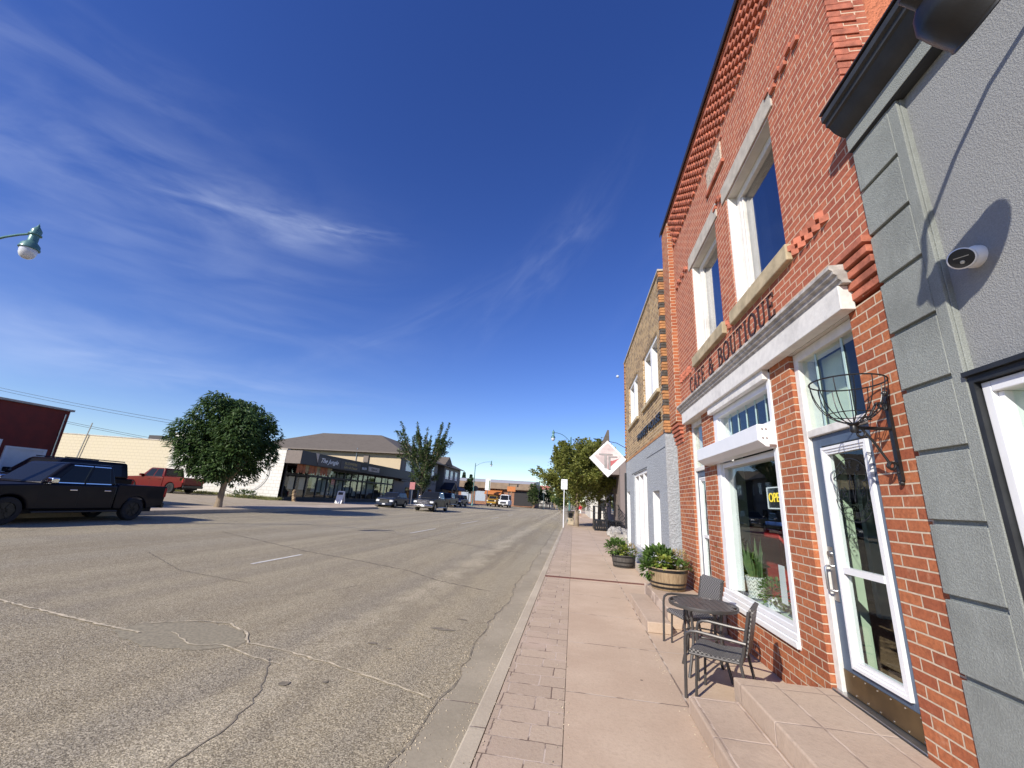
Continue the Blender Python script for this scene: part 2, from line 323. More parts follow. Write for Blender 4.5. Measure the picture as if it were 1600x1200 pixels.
M['block'] = block_wall(); M['shingle'] = shingle()
M['lot'] = groundmat('gravel_lot', (.34,.28,.20), (.44,.37,.27)); M['ground'] = groundmat('dry_ground', (.22,.2,.13), (.3,.26,.18), .5)
M['soil'] = groundmat('potting_soil', (.05,.035,.025), (.08,.06,.045), 9)

# ---------------------------------------------------------------- geometry helpers
class MB:
    def __init__(s): s.v = []; s.f = []
    def add(s, vs, fs):
        k = len(s.v); s.v += [tuple(v) for v in vs]; s.f += [tuple(i+k for i in f) for f in fs]; return s
    def box(s, x0, y0, z0, x1, y1, z1):
        x0, x1 = min(x0,x1), max(x0,x1); y0, y1 = min(y0,y1), max(y0,y1); z0, z1 = min(z0,z1), max(z0,z1)
        return s.add([(x0,y0,z0),(x1,y0,z0),(x1,y1,z0),(x0,y1,z0),(x0,y0,z1),(x1,y0,z1),(x1,y1,z1),(x0,y1,z1)],
                     [(0,3,2,1),(4,5,6,7),(0,1,5,4),(1,2,6,5),(2,3,7,6),(3,0,4,7)])
    def prism(s, poly, axis, a, b):
        """poly: 2-D points; axis 'x': (y,z), 'y': (x,z), 'z': (x,y)"""
        n = len(poly); P = {'x': lambda p, t: (t,p[0],p[1]), 'y': lambda p, t: (p[0],t,p[1]), 'z': lambda p, t: (p[0],p[1],t)}[axis]
        return s.add([P(p, a) for p in poly]+[P(p, b) for p in poly], [tuple(range(n)), tuple(range(2*n-1, n-1, -1))]+[(i, (i+1) % n, n+(i+1) % n, n+i) for i in range(n)])
    def hexa(s, p):   # eight corners, bottom four then top four
        return s.add(p, [(0,3,2,1),(4,5,6,7),(0,1,5,4),(1,2,6,5),(2,3,7,6),(3,0,4,7)])
    def tube(s, pts, r, n=8, cap=True):
        pts = [Vector(p) for p in pts]; m = len(pts); rs = r if isinstance(r, (list, tuple)) else [r]*m
        k = len(s.v); up = None
        for i, p in enumerate(pts):
            t = (pts[min(i+1, m-1)]-pts[max(i-1, 0)]).normalized()
            if up is None:
                up = Vector((0,0,1)) if abs(t.z) < .9 else Vector((1,0,0))
            a = t.cross(up).normalized(); b = a.cross(t).normalized(); up = b
            for j in range(n):
                q = 2*math.pi*j/n; s.v.append(tuple(p+(a*math.cos(q)+b*math.sin(q))*rs[i]))
        for i in range(m-1):
            for j in range(n):
                s.f.append((k+i*n+j, k+i*n+(j+1) % n, k+(i+1)*n+(j+1) % n, k+(i+1)*n+j))
        if cap: s.f.append(tuple(k+j for j in range(n-1, -1, -1))); s.f.append(tuple(k+(m-1)*n+j for j in range(n)))
        return s
    def lathe(s, prof, c=(0,0,0), n=20, axis='z', cap=True):
        k = len(s.v); c = Vector(c)
        for r, h in prof:
            for j in range(n):
                q = 2*math.pi*j/n; a, b = r*math.cos(q), r*math.sin(q)
                s.v.append(tuple(c+Vector({'z': (a,b,h), 'y': (a,h,b), 'x': (h,a,b)}[axis])))
        for i in range(len(prof)-1):
            for j in range(n): s.f.append((k+i*n+j, k+i*n+(j+1) % n, k+(i+1)*n+(j+1) % n, k+(i+1)*n+j))
        if cap: s.f.append(tuple(k+j for j in range(n-1, -1, -1))); s.f.append(tuple(k+(len(prof)-1)*n+j for j in range(n)))
        return s
    def blob(s, c, r, n=10, m=7, jit=0., rng=None):
        c = Vector(c); r = (r,r,r) if isinstance(r, (int,float)) else r; k = len(s.v)
        for i in range(m+1):
            a = math.pi*i/m
            for j in range(n):
                q = 2*math.pi*j/n; e = 1+(rng.uniform(-jit, jit) if rng else 0)
                s.v.append((c.x+r[0]*e*math.sin(a)*math.cos(q), c.y+r[1]*e*math.sin(a)*math.sin(q), c.z+r[2]*e*math.cos(a)))
        for i in range(m):
            for j in range(n): s.f.append((k+i*n+j, k+(i+1)*n+j, k+(i+1)*n+(j+1) % n, k+i*n+(j+1) % n))
        return s
    def build(s, name, mat, parent=None, smooth=False, bevel=0., seg=2, angle=40):
        me = bpy.data.meshes.new(name); me.from_pydata(s.v, [], s.f); me.update()
        bm = bmesh.new(); bm.from_mesh(me); bmesh.ops.recalc_face_normals(bm, faces=bm.faces); bm.to_mesh(me); bm.free()
        me.materials.append(M[mat] if isinstance(mat, str) else mat)
        o = bpy.data.objects.new(name, me); COL.objects.link(o)
        if parent: o.parent = parent
        if smooth:
            me.polygons.foreach_set('use_smooth', [True]*len(me.polygons)); me.set_sharp_from_angle(angle=rad(angle))
        if bevel:
            b = o.modifiers.new('bevel', 'BEVEL'); b.width = bevel; b.segments = seg; b.limit_method = 'ANGLE'; b.angle_limit = rad(35)
        return o

def tag(o, label=None, cat=None, group=None, kind=None):
    for k, v in (('label', label), ('category', cat), ('group', group), ('kind', kind)):
        if v: o[k] = v
    return o
def thing(name, label, cat, loc=(0,0,0), rz=0., group=None):
    o = bpy.data.objects.new(name, None); COL.objects.link(o); o.location = loc; o.rotation_euler = (0,0,rz); o.empty_display_size = .2
    return tag(o, label, cat, group)
def copy_tree(o, parent=None):
    c = o.copy(); COL.objects.link(c)
    if parent: c.parent = parent
    for ch in [x for x in bpy.data.objects if x.parent == o]: copy_tree(ch, c)
    return c
def struct(mb, name, mat, **k):
    o = mb.build(name, mat, **k); o['kind'] = 'structure'; return o
def ribbon(pts, w, z):
    """flat ribbon along ground points (x, y); w width or list"""
    mb = MB(); n = len(pts); P = [Vector((p[0], p[1])) for p in pts]; ws = w if isinstance(w, list) else [w]*n
    for i in range(n):
        t = (P[min(i+1, n-1)]-P[max(i-1, 0)]).normalized(); q = Vector((-t.y, t.x))*ws[i]/2
        a, b = P[i]+q, P[i]-q; zz = z(P[i].x) if callable(z) else z
        mb.v += [(a.x, a.y, zz), (b.x, b.y, zz)]
    mb.f = [(2*i, 2*i+1, 2*i+3, 2*i+2) for i in range(n-1)]; return mb
def wander(pts, step, amp, rng):
    out = []
    for a, b in zip(pts, pts[1:]):
        a, b = Vector(a), Vector(b); k = max(1, int((b-a).length/step))
        for i in range(k):
            out.append(a.lerp(b, i/k)+Vector((rng.uniform(-amp, amp), rng.uniform(-amp, amp))))
    return out+[Vector(pts[-1])]
_dg = None
def text(name, body, size, mat, parent, mtx, depth=.01, align='CENTER', shear=0., space=1.):
    cu = bpy.data.curves.new(name, 'FONT'); cu.body = body; cu.size = size; cu.extrude = depth/2; cu.align_x = align; cu.align_y = 'CENTER'; cu.shear = shear; cu.space_character = space
    t = bpy.data.objects.new(name, cu); COL.objects.link(t); bpy.context.view_layer.update()
    me = bpy.data.meshes.new_from_object(t.evaluated_get(bpy.context.evaluated_depsgraph_get())); bpy.data.objects.remove(t); bpy.data.curves.remove(cu)
    me.transform(mtx); me.materials.clear(); me.materials.append(M[mat]); me.name = name
    o = bpy.data.objects.new(name, me); COL.objects.link(o); o.parent = parent; return o
def face_mtx(origin, right, up):
    r = Vector(right).normalized(); u = Vector(up).normalized(); n = r.cross(u); o = Vector(origin)
    return Matrix(((r.x,u.x,n.x,o.x),(r.y,u.y,n.y,o.y),(r.z,u.z,n.z,o.z),(0,0,0,1)))

# ---------------------------------------------------------------- ground, road, pavements
XK = -1.1
def zr(x): return -.13+max(0., (XK-x))*.0188           # the road rises gently to the far side
struct(MB().add([(-900,-300,-.5),(900,-300,-.5),(900,1500,-.5),(-900,1500,-.5)], [(0,1,2,3)]), 'ground', 'ground')
mb = MB(); xs = [-1.22,-6,-11,-16.9]
rng = random.Random(3); ys = [-12+i*.25 for i in range(150)]+[26+i*2 for i in range(60)]+[146+i*20 for i in range(12)]
edge = [-1.16+rng.uniform(-.035,.035)+.03*math.sin(y*1.7) for y in ys]
for y, e in zip(ys, edge): mb.v += [(e, y, zr(e)+.004)]+[(x, y, zr(x)) for x in (-6,-11,-20.2)]
mb.f = [(4*i+j, 4*i+j+1, 4*i+j+5, 4*i+j+4) for i in range(len(ys)-1) for j in range(3)]
struct(mb, 'road', 'asphalt')
struct(MB().add([(-1.6,-12,zr(-1.6)-.006),(-.75,-12,-.125),(-.75,380,-.125),(-1.6,380,zr(-1.6)-.006)], [(0,1,2,3)]), 'gutter', 'gutter')
struct(MB().prism([(-.762,-.3),(-.755,-.02),(-.735,.0),(-.62,.0),(-.62,-.3)], 'y', -12, 380), 'kerb', 'kerb')
struct(MB().box(-.612,-12,-.3,-.045,120,-.002), 'sidewalk_brick_band', 'pavers')
struct(MB().box(-.04,-12,-.3,9,120,0), 'sidewalk', 'slab')
struct(MB().prism([(-17.4,-30),(-17.4,36),(-19.7,40),(-19.7,97),(-26.,97),(-26.,-30)], 'z', -.3, .33), 'far_sidewalk', 'farwalk')
struct(MB().prism([(-17.25,-30),(-17.25,36.06),(-19.55,40.06),(-19.55,97),(-19.69,97),(-19.69,40),(-17.39,36),(-17.39,-30)], 'z', -.3, .345), 'far_kerb', 'kerb')
struct(MB().add([(-20.5,-60,.336),(-20.5,34.39,.336),(-25,34.39,.40),(-25,-60,.40),(-36,34.39,.60),(-36,-60,.60),(-140,34.39,.9),(-140,-60,.9)], [(0,1,2,3),(3,2,4,5),(5,4,6,7)]), 'parking_lot', 'lot')
# markings and repairs
mb = MB()
for a, b in (((-6.88,8.74),(-6.88,10.45)), ((-7.07,18.3),(-7.07,21.8)), ((-7.1,27.1),(-7.1,31.9)), ((-7.1,37.),(-7.1,41.)), ((-7.1,47),(-7.1,51))):
    r_ = ribbon([a, b], .085, lambda x: zr(x)+.006); mb.add(r_.v, r_.f)
struct(mb, 'lane_dashes', 'paint')
mb = MB()
for pts, w in ((((-7.6,4.95),(-7.38,4.92),(-6.63,4.83),(-5.9,4.73),(-5.36,4.66),(-4.86,4.62)), .04), (((-5.06,4.92),(-4.68,5.21),(-4.28,5.27),(-3.85,5.05),(-3.59,4.78),(-3.15,4.74),(-2.45,4.59),(-1.8,4.4),(-1.25,4.22)), .028),
               (((-4.58,4.77),(-4.07,4.52),(-3.79,4.64),(-3.24,4.46),(-2.9,4.40)), .018)):
    p = wander(pts, .07, .016, rng); r_ = ribbon(p, [w*rng.uniform(.5,1.25) for _ in p], lambda x: zr(x)+.010); mb.add(r_.v, r_.f)
struct(mb, 'road_sealed_cracks', 'crackfill')
mb = MB()
for pts, w in ((((-11.45,12.9),(-8.91,11.79),(-7.13,11.01),(-5.37,10.52),(-3.77,9.93),(-2.76,9.22),(-1.6,8.8)), .05), (((-8.2,17.8),(-6.,16.9),(-4.2,16.2),(-1.3,15.2)), .05),
               (((-3.1,4.5),(-2.7,3.9),(-2.5,3.3),(-2.5,2.7)), .014), (((-5,6.4),(-4.2,7.3),(-3.9,8.2)), .014), (((-9.5,8.7),(-7.4,7.5),(-5.6,7.2)), .02), (((-13,15),(-9.5,14.6),(-5.2,14.8)), .025)):
    p = wander(pts, .08, .022, rng); r_ = ribbon(p, [w*rng.uniform(.4,1.3) for _ in p], lambda x: zr(x)+.007); mb.add(r_.v, r_.f)
# ragged joint between asphalt and gutter
p = [(e-.012, y) for y, e in zip(ys, edge) if y < 40]; r_ = ribbon(p, [rng.uniform(.004,.03) for _ in p], lambda x: zr(x)+.007); mb.add(r_.v, r_.f)
for c, rx, ry in (((-1.75,6.15),.17,.06), ((-2.35,5.3),.06,.03), ((-2.1,5.2),.03,.02), ((-6.0,3.3),.05,.03), ((-2.6,4.05),.05,.05), ((-1.62,6.7),.09,.03), ((-2.28,4.2),.03,.03)):
    k = 11; mb.add([(c[0]+rx*math.cos(2*math.pi*i/k)*rng.uniform(.7,1.2), c[1]+ry*math.sin(2*math.pi*i/k)*rng.uniform(.7,1.2), zr(c[0])+.009) for i in range(k)], [tuple(range(k))])
struct(mb, 'road_cracks', 'crack')
P = [(-5.2,4.62),(-5.12,4.88),(-4.9,5.12),(-4.57,5.2),(-4.2,5.17),(-3.89,5.05),(-3.66,4.85),(-3.62,4.62),(-3.93,4.42),(-4.47,4.33),(-4.9,4.45)]
q = wander(P+[P[0]], .06, .03, rng)[:-1]; struct(MB().add([(a.x, a.y, zr(a.x)+.0045) for a in q], [tuple(range(len(q)))]), 'road_patch', 'patch')
tag(MB().box(-.62,10.36,-.05,1.68,10.52,.006).build('drain_cover', 'rust', bevel=.003), 'rusty iron strip laid across the pale sidewalk', 'drain cover')
# ---------------------------------------------------------------- grey stucco building (nearest, right)
gb = thing('stucco_building', 'gray stucco building with grooved pilaster and black cornice, nearest on the right', 'building', (2.2,2.0,0))
def part(mb, name, mat, par, **k):
    o = mb.build(name, mat, **k); o.parent = par; o.matrix_parent_inverse = Matrix.Translation(par.location).inverted() if par.type == 'EMPTY' and par.rotation_euler.z == 0 else Matrix(); return o
def sub(mb, name, mat, par, **k):
    o = mb.build(name, mat, **k); o.parent = par; return o
GX = 2.22
part(MB().box(GX,-3,2.463,2.5,2.575,4.9).box(GX,-3,0,2.5,2.575,.5), 'wall', 'stucco_gray', gb)
mb = MB(); zs = [0,.85,1.26,1.675,2.09,2.5,2.905,3.305,3.705,4.1,4.49]
for a, b in zip(zs, zs[1:]): mb.box(2.166,2.625,a+(.016 if a else 0),2.19,3.0,b-(.016 if b < 4.4 else 0))
p_ = part(mb, 'pilaster', 'stucco_pilaster', gb, bevel=.004)
part(MB().box(2.190,2.54,0,2.6,2.995,4.488).box(2.168,2.545,0,2.1895,2.6245,4.488), 'pilaster_core', 'stucco_pilaster', gb, bevel=.004)
part(MB().prism([(2.146,4.492),(2.146,4.64),(2.10,4.66),(2.06,4.70),(2.03,4.755),(2.01,4.76),(2.01,4.80),(1.985,4.81),(1.985,4.86),(2.02,4.885),(2.6,4.885),(2.6,4.492)], 'y', -3, 3.0), 'cornice', 'charcoal', gb, smooth=True, angle=25)
part(MB().box(2.138,-3,4.50,2.144,2.998,4.635), 'frieze', 'stucco_pilaster', gb)
part(MB().box(1.978,-3,4.886,2.05,3.006,4.90), 'roof_flashing', 'flash', gb)
part(MB().box(2.62,-3,4.2,9,2.98,4.7), 'roof', 'flash', gb)
w = part(MB().box(2.172,2.51,.5,2.32,2.538,2.462).box(2.172,-2.9,2.425,2.32,2.51,2.462).box(2.15,-2.9,2.464,2.215,2.545,2.49), 'window', 'black_trim', gb)
sub(MB().box(2.20,2.455,.5,2.33,2.505,2.42).box(2.20,-2.9,2.36,2.33,2.455,2.42).box(2.225,2.425,.5,2.33,2.455,2.36).box(2.20,.9,.5,2.33,.99,2.36), 'frame', 'vinyl', w, bevel=.005)
sub(MB().box(2.265,-2.9,.5,2.269,2.425,2.36), 'pane', 'glass', w)
part(MB().box(2.75,2.0,.3,2.77,2.40,2.42).box(2.55,-3,.28,6,2.9,.3).box(5,-3,.3,5.1,2.9,3).box(2.55,2.6,.3,5,2.64,3).box(2.55,-3,3,5,2.9,3.05), 'room', 'room_green', gb)
# gooseneck lamp over the panel
lt = thing('gooseneck_lamp', 'black gooseneck barn lamp under the cornice of the gray building', 'wall lamp', (2.22,1.56,4.5))
sx, sy, szz = 1.64, 1.50, 3.80
tilt = Matrix.Rotation(rad(-55), 4, 'Y')
sh = MB().lathe([(.03,.26),(.05,.25),(.055,.17),(.09,.15),(.13,.10),(.14,.02),(.142,-.06),(.148,-.07),(.144,-.075),(.135,.01),(.11,.09),(.05,.13),(.0,.135)], n=36, cap=False)
sh.v = [tuple(tilt @ Vector(v)+Vector((sx, sy, szz))) for v in sh.v]
part(sh, 'lamp_shade', 'black', lt, smooth=True, angle=50)
top = tilt @ Vector((0,0,.26))+Vector((sx, sy, szz))
pts = [(2.22,1.66,4.30),(2.12,1.66,4.34)]
for i in range(13):
    a = rad(200-i*15); pts.append((1.82+.2*math.cos(a)*-1.3*-1, 1.66, 4.33+.16*math.sin(a)))
arm = [(2.22,sy,4.25),(2.05,sy,4.34),(1.87,sy,4.42),(1.70,sy,4.40),(1.56,sy,4.33),(1.49,sy,4.22),(1.47,sy,4.08),tuple(top)]
part(MB().tube(arm, .016, 10).lathe([(.06,2.19),(.06,2.22)], (0,sy,4.25), 16, 'x'), 'lamp_arm', 'black', lt, smooth=True)
part(MB().blob((sx-.05, sy, szz+.05), .05), 'bulb', 'vinyl', lt, smooth=True)
# security camera
sc = thing('security_camera', 'small white dome security camera on the gray stucco wall', 'security camera', (2.22,2.36,3.12))
part(MB().lathe([(.062,2.22),(.062,2.195),(.05,2.17),(.032,2.15)], (0,2.36,3.12), 24, 'x'), 'camera_base', 'vinyl', sc, smooth=True)
dirc = Vector((-.62,-.52,-.30)).normalized(); rot = dirc.to_track_quat('Z','Y').to_matrix().to_4x4(); cc = Vector((2.125,2.335,3.095))
h_ = MB().lathe([(.0,-.055),(.03,-.05),(.052,-.025),(.058,.01),(.058,.045),(.052,.05)], n=28, cap=False); h_.v = [tuple(rot @ Vector(v)+cc) for v in h_.v]
part(h_, 'camera_head', 'vinyl', sc, smooth=True)
h_ = MB().lathe([(.0,.048),(.035,.047),(.0515,.046),(.0515,.03)], n=28, cap=False); h_.v = [tuple(rot @ Vector(v)+cc) for v in h_.v]
lens = part(h_, 'camera_lens', 'black', sc, smooth=True)
h_ = MB().lathe([(.0,.0505),(.009,.050),(.011,.047)], (0,-.022,0), n=16, cap=False).box(-.03,.005,.0475,.03,.009,.0495); h_.v = [tuple(rot @ Vector(v)+cc) for v in h_.v]
part(h_, 'camera_sensor', 'steel', sc)

# ---------------------------------------------------------------- brick cafe building
BX = 2.2
bb = thing('brick_building', 'two-storey red brick building with white storefront cornice and black lettering', 'building', (2.2,6.2,0))
mb = MB()
for y0, y1 in ((3.003,3.42),(4.42,4.86),(6.93,7.5),(8.28,9.3)): mb.box(BX,y0,0,2.42,y1,3.298)
mb.box(BX,4.86,0,2.42,6.93,.42).box(2.205,3.42,3.30,2.42,9.0,3.33).box(2.6,3.003,3.33,2.62,9.3,3.34)
part(mb, 'storefront_wall', 'brick_orange', bb, bevel=.02, seg=3)
mb = MB()
mb.box(BX,3.003,3.334,2.5,4.17,8.36).box(BX,5.58,3.334,2.5,6.09,8.36).box(BX,7.49,3.334,2.5,9.3,8.36)
for a, b in ((4.17,5.58),(6.09,7.49)): mb.box(BX,a,3.334,2.5,b,4.44).box(BX,a,6.22,2.5,b,8.36)
part(mb, 'upper_wall', 'brick_red', bb)
part(MB().box(2.4,3.02,3.4,14,3.05,8.2), 'side_wall', 'stucco_orange', bb)
part(MB().box(2.5,9.25,0,14,9.3,8.2).box(13.9,3.05,0,14,9.25,8.2).box(2.5,3.05,8.0,13.9,9.25,8.05), 'rear_shell', 'brick_red', bb)
mb = MB()
for i in range(64):
    z = 4.86+i*.0765
    if z+.06 < 8.3: mb.box(2.192,3.0-(.004 if i % 2 else .010),z,2.30 if i % 2 else 2.41,3.02,z+.064)
part(mb, 'corner_quoin', 'corbel', bb, bevel=.004)
part(MB().box(2.085,8.78,3.42,2.2,9.36,8.36), 'pilaster', 'brick_orange', bb, bevel=.005)
mb = MB()
mb2 = MB()
for i in range(5):
    mb.box(2.2-.018*(i+1),3.003,3.345+i*.083,2.21,3.40,3.345+i*.083+.058)
    mb2.box(2.2-.02*(i+1),8.72,3.0+i*.083,2.21,9.36,3.0+i*.083+.058)
part(mb, 'corbel_course', 'corbel', bb, bevel=.004); part(mb2, 'corbel_course', 'corbel', bb, bevel=.004)
mb = MB(); rngc = random.Random(5)
for r in range(9):
    z = 7.50+r*.0765; px = .035+.009*r
    for k in range(30):
        y = 3.05+k*.205+(.1025 if r % 2 else 0)
        if y+.11 < 8.75: mb.box(2.2-px-rngc.uniform(0,.006),y,z+.008,2.21,y+.108,z+.066)
mb.box(2.10,3.003,8.195,2.21,8.78,8.262).box(2.085,3.003,8.27,2.21,8.78,8.355)
part(mb, 'corbel_table', 'corbel', bb, bevel=.004)
part(MB().box(2.05,2.985,8.361,2.55,9.40,8.40).box(2.045,2.985,8.29,2.06,9.40,8.362), 'parapet_cap', 'flash', bb)
for y0, y1 in ((3.45,4.10),(5.66,5.98),(7.9,8.7)):
    k = 0; y = y0; mb = MB()
    while y+.12 <= y1+.01:
        for r in range(2):
            yy = y+(.06 if r else 0); mb.prism([(2.2,yy),(2.2,yy+.12),(2.155,yy+.06)], 'z', 4.215+r*.085, 4.28+r*.085)
        y += .125
    part(mb, 'sawtooth_course', 'corbel', bb)
for y0, y1 in ((3.42,4.08),(5.7,6.0),(7.75,8.6)):
    k = 0; y = y0; mb = MB()
    while y < y1:
        mb.box(2.165,y,6.36+(.077 if k % 2 else 0),2.21,y+.105,6.425+(.077 if k % 2 else 0)); y += .125; k += 1
    part(mb, 'dentil_course', 'corbel', bb, bevel=.003)
part(MB().box(2.178,5.57,6.93,2.21,6.25,7.32), 'date_stone', 'plaque', bb, bevel=.01)
part(MB().box(2.16,5.50,6.86,2.21,6.32,6.925).box(2.185,5.50,7.325,2.21,6.32,7.36), 'stone_border', 'corbel', bb, bevel=.005)
# upper windows
for y0, y1 in ((4.17,5.58),(6.09,7.49)):
    wdw = part(MB().box(2.33,y0,4.42,2.46,y0+.05,6.198).box(2.212,y1-.045,4.42,2.46,y1,6.198).box(2.33,y1-.16,4.42,2.46,y1-.045,6.198).box(2.345,y1-.21,4.42,2.46,y1-.16,6.09).box(2.33,y0+.05,6.09,2.46,y1-.16,6.198).box(2.33,y0+.05,4.42,2.46,y1-.21,4.54), 'window', 'white_old', bb, bevel=.006)
    sub(MB().box(2.385,y0+.05,4.54,2.39,y1-.21,6.09), 'pane', 'glass_dark', wdw)
    sub(MB().box(2.205,y0-.01,6.20,2.46,y1+.01,6.222), 'soffit', 'trim_white', wdw)
    sub(MB().box(2.135,y0-.10,4.21,2.47,y1+.12,4.40), 'sill', 'stone', wdw, bevel=.012)
    sub(MB().box(2.182,y0-.13,6.224,2.3,y1+.14,6.50), 'lintel', 'lintel', wdw, bevel=.008)
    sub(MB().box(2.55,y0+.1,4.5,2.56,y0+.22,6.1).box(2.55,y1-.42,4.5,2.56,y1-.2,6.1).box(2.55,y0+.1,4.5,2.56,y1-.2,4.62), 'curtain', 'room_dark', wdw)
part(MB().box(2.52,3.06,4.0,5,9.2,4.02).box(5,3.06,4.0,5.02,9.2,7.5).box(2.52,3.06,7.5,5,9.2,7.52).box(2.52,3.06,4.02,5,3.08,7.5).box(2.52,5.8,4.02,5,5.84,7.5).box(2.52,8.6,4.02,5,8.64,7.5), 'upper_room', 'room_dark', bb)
# storefront cornice
part(MB().prism([(2.2,3.655),(2.02,3.64),(2.015,3.605),(2.04,3.59),(2.045,3.565),(2.07,3.55),(2.075,3.52),(2.095,3.505),(2.1,3.485),(2.2,3.485)], 'y', 3.27, 8.45), 'cornice', 'grey_old', bb)
part(MB().box(2.09,3.32,3.275,2.1995,8.35,3.483).box(2.13,4.88,3.16,2.1995,6.92,3.273), 'fascia_board', 'white_old', bb, bevel=.006)
part(MB().box(2.2,3.425,3.272,2.40,4.415,3.299), 'soffit', 'trim_white', bb); part(MB().box(2.2,7.505,3.272,2.40,8.275,3.299), 'soffit', 'trim_white', bb)
# shop window
sw = part(MB().box(2.215,6.76,.62,2.40,6.925,3.24).box(2.245,6.70,.62,2.40,6.76,3.10).box(2.20-.012,4.865,.42,2.40,4.945,3.24).box(2.215,4.945,3.08,2.40,6.76,3.24).box(2.235,4.945,2.64,2.40,6.70,2.71).box(2.225,4.945,2.30,2.40,6.70,2.37), 'window', 'vinyl', bb, bevel=.006)
sub(MB().box(2.165,4.865-.005,.425,2.3,6.96,.49).box(2.18,4.86,.492,2.3,6.95,.555).box(2.195,4.86,.557,2.3,6.94,.615), 'sill', 'vinyl', sw, bevel=.01)
sub(MB().box(2.30,4.945,.62,2.306,6.70,2.30), 'pane', 'glass', sw)
sub(MB().box(2.30,4.945,2.71,2.306,6.70,3.08), 'transom_pane', 'glass', sw)
for k in range(5): y = 5.24+k*.292; sub(MB().box(2.292,y,2.71,2.299,y+.022,3.08), 'muntin', 'green_bar', sw)
ab = part(MB().prism([(2.195,2.635),(2.02,2.632),(2.01,2.625),(2.01,2.45),(2.09,2.385),(2.195,2.375)], 'y', 4.872, 7.2), 'shutter_box', 'vinyl', bb, bevel=.004)
mb = MB()
for x in (2.06,2.10):
    for z in (2.48,2.58): mb.lathe([(.008,4.862),(.008,4.873)], (x,0,z), 10, 'y')
mb.box(2.12,4.860,2.38,2.19,4.871,2.41)
sub(mb, 'bolt', 'steel', ab).matrix_parent_inverse = Matrix()
# doors
def door(par, y0, y1, zb, zt, ztop, decal):
    fr = part(MB().box(2.2410,y1-.085,zb,2.40,y1-.003,ztop).box(2.2410,y0+.003,zb,2.40,y0+.04,ztop).box(2.2410,y0+.04,zt,2.40,y1-.085,zt+.07).box(2.2410,y0+.04,ztop-.09,2.40,y1-.085,ztop), 'door_frame', 'white_old', par, bevel=.006)
    a, b = y0+.042, y1-.088
    sub(MB().box(2.2850,a,zt+.07,2.2900,b,ztop-.09), 'transom_pane', 'glass', fr)
    if decal:
        for e in (a+.22, b-.25): sub(MB().box(2.2770,e,zt+.07,2.2840,e+.025,ztop-.09), 'muntin', 'green_bar', fr)
    d = part(MB().box(2.2730,a,zb+.03,2.3200,a+.11,zt-.004).box(2.2730,b-.13,zb+.03,2.3200,b,zt-.004).box(2.2730,a+.11,zt-.10,2.3200,b-.13,zt-.004).box(2.2730,a+.11,zb+.03,2.3200,b-.13,zb+.24), 'door', 'door_blue', par, bevel=.003)
    i0, i1, j0, j1, zm = a+.10, b-.16, zb+.25, zt-.12, zb+.99
    m_ = MB()
    for e, x in ((0,2.2470),(.022,2.2550),(.042,2.2620)):
        t = .024
        m_.box(x,i0+e,j0+e,2.31,i0+e+t,j1-e).box(x,i1-e-t,j0+e,2.31,i1-e,j1-e).box(x,i0+e+t,j0+e,2.31,i1-e-t,j0+e+t).box(x,i0+e+t,j1-e-t,2.31,i1-e-t,j1-e)
    m_.box(2.2530,i0+.066,zm-.025,2.31,i1-.066,zm+.025)
    sub(m_, 'glazing_frame', 'vinyl', d)
    sub(MB().box(2.2830,i0+.066,j0+.066,2.2870,i1-.066,j1-.066), 'pane', 'glass', d)
    if decal:
        sub(MB().box(2.2670,a+.005,zb+.035,2.2720,b-.005,zb+.20), 'kick_plate', 'kick', d)
        m2 = MB()
        for k in range(6):
            for z in (zb+.05, zb+.185): m2.lathe([(.006,2.2640),(.006,2.2680)], (0,a+.06+k*.135,z), 8, 'x')
        sub(m2, 'screw', 'steel', d)
        hy = b-.055
        sub(MB().box(2.2650,hy-.035,zb+.72,2.2720,hy+.035,zb+1.16).tube([(2.2700,hy,zb+.80),(2.2200,hy,zb+.80),(2.2070,hy,zb+.815),(2.2070,hy,zb+.985),(2.2200,hy,zb+1.0),(2.2700,hy,zb+1.0)], .009, 8).lathe([(.024,2.2470),(.026,2.28)], (0,hy,zb+1.10), 14, 'x'), 'handle', 'steel', d, smooth=True)
    sub(MB().box(2.20,y0+.003,zb-.03,2.42,y1-.003,zb+.026), 'threshold', 'steel', fr, bevel=.006)
    return d
dr = door(bb, 3.42, 4.42, .26, 2.40, 3.27, True)
tag(dr, 'slate blue door with white glazing frame, round lettered decal and bronze kick plate')
d2 = door(bb, 7.5, 8.28, .26, 2.36, 3.27, False)
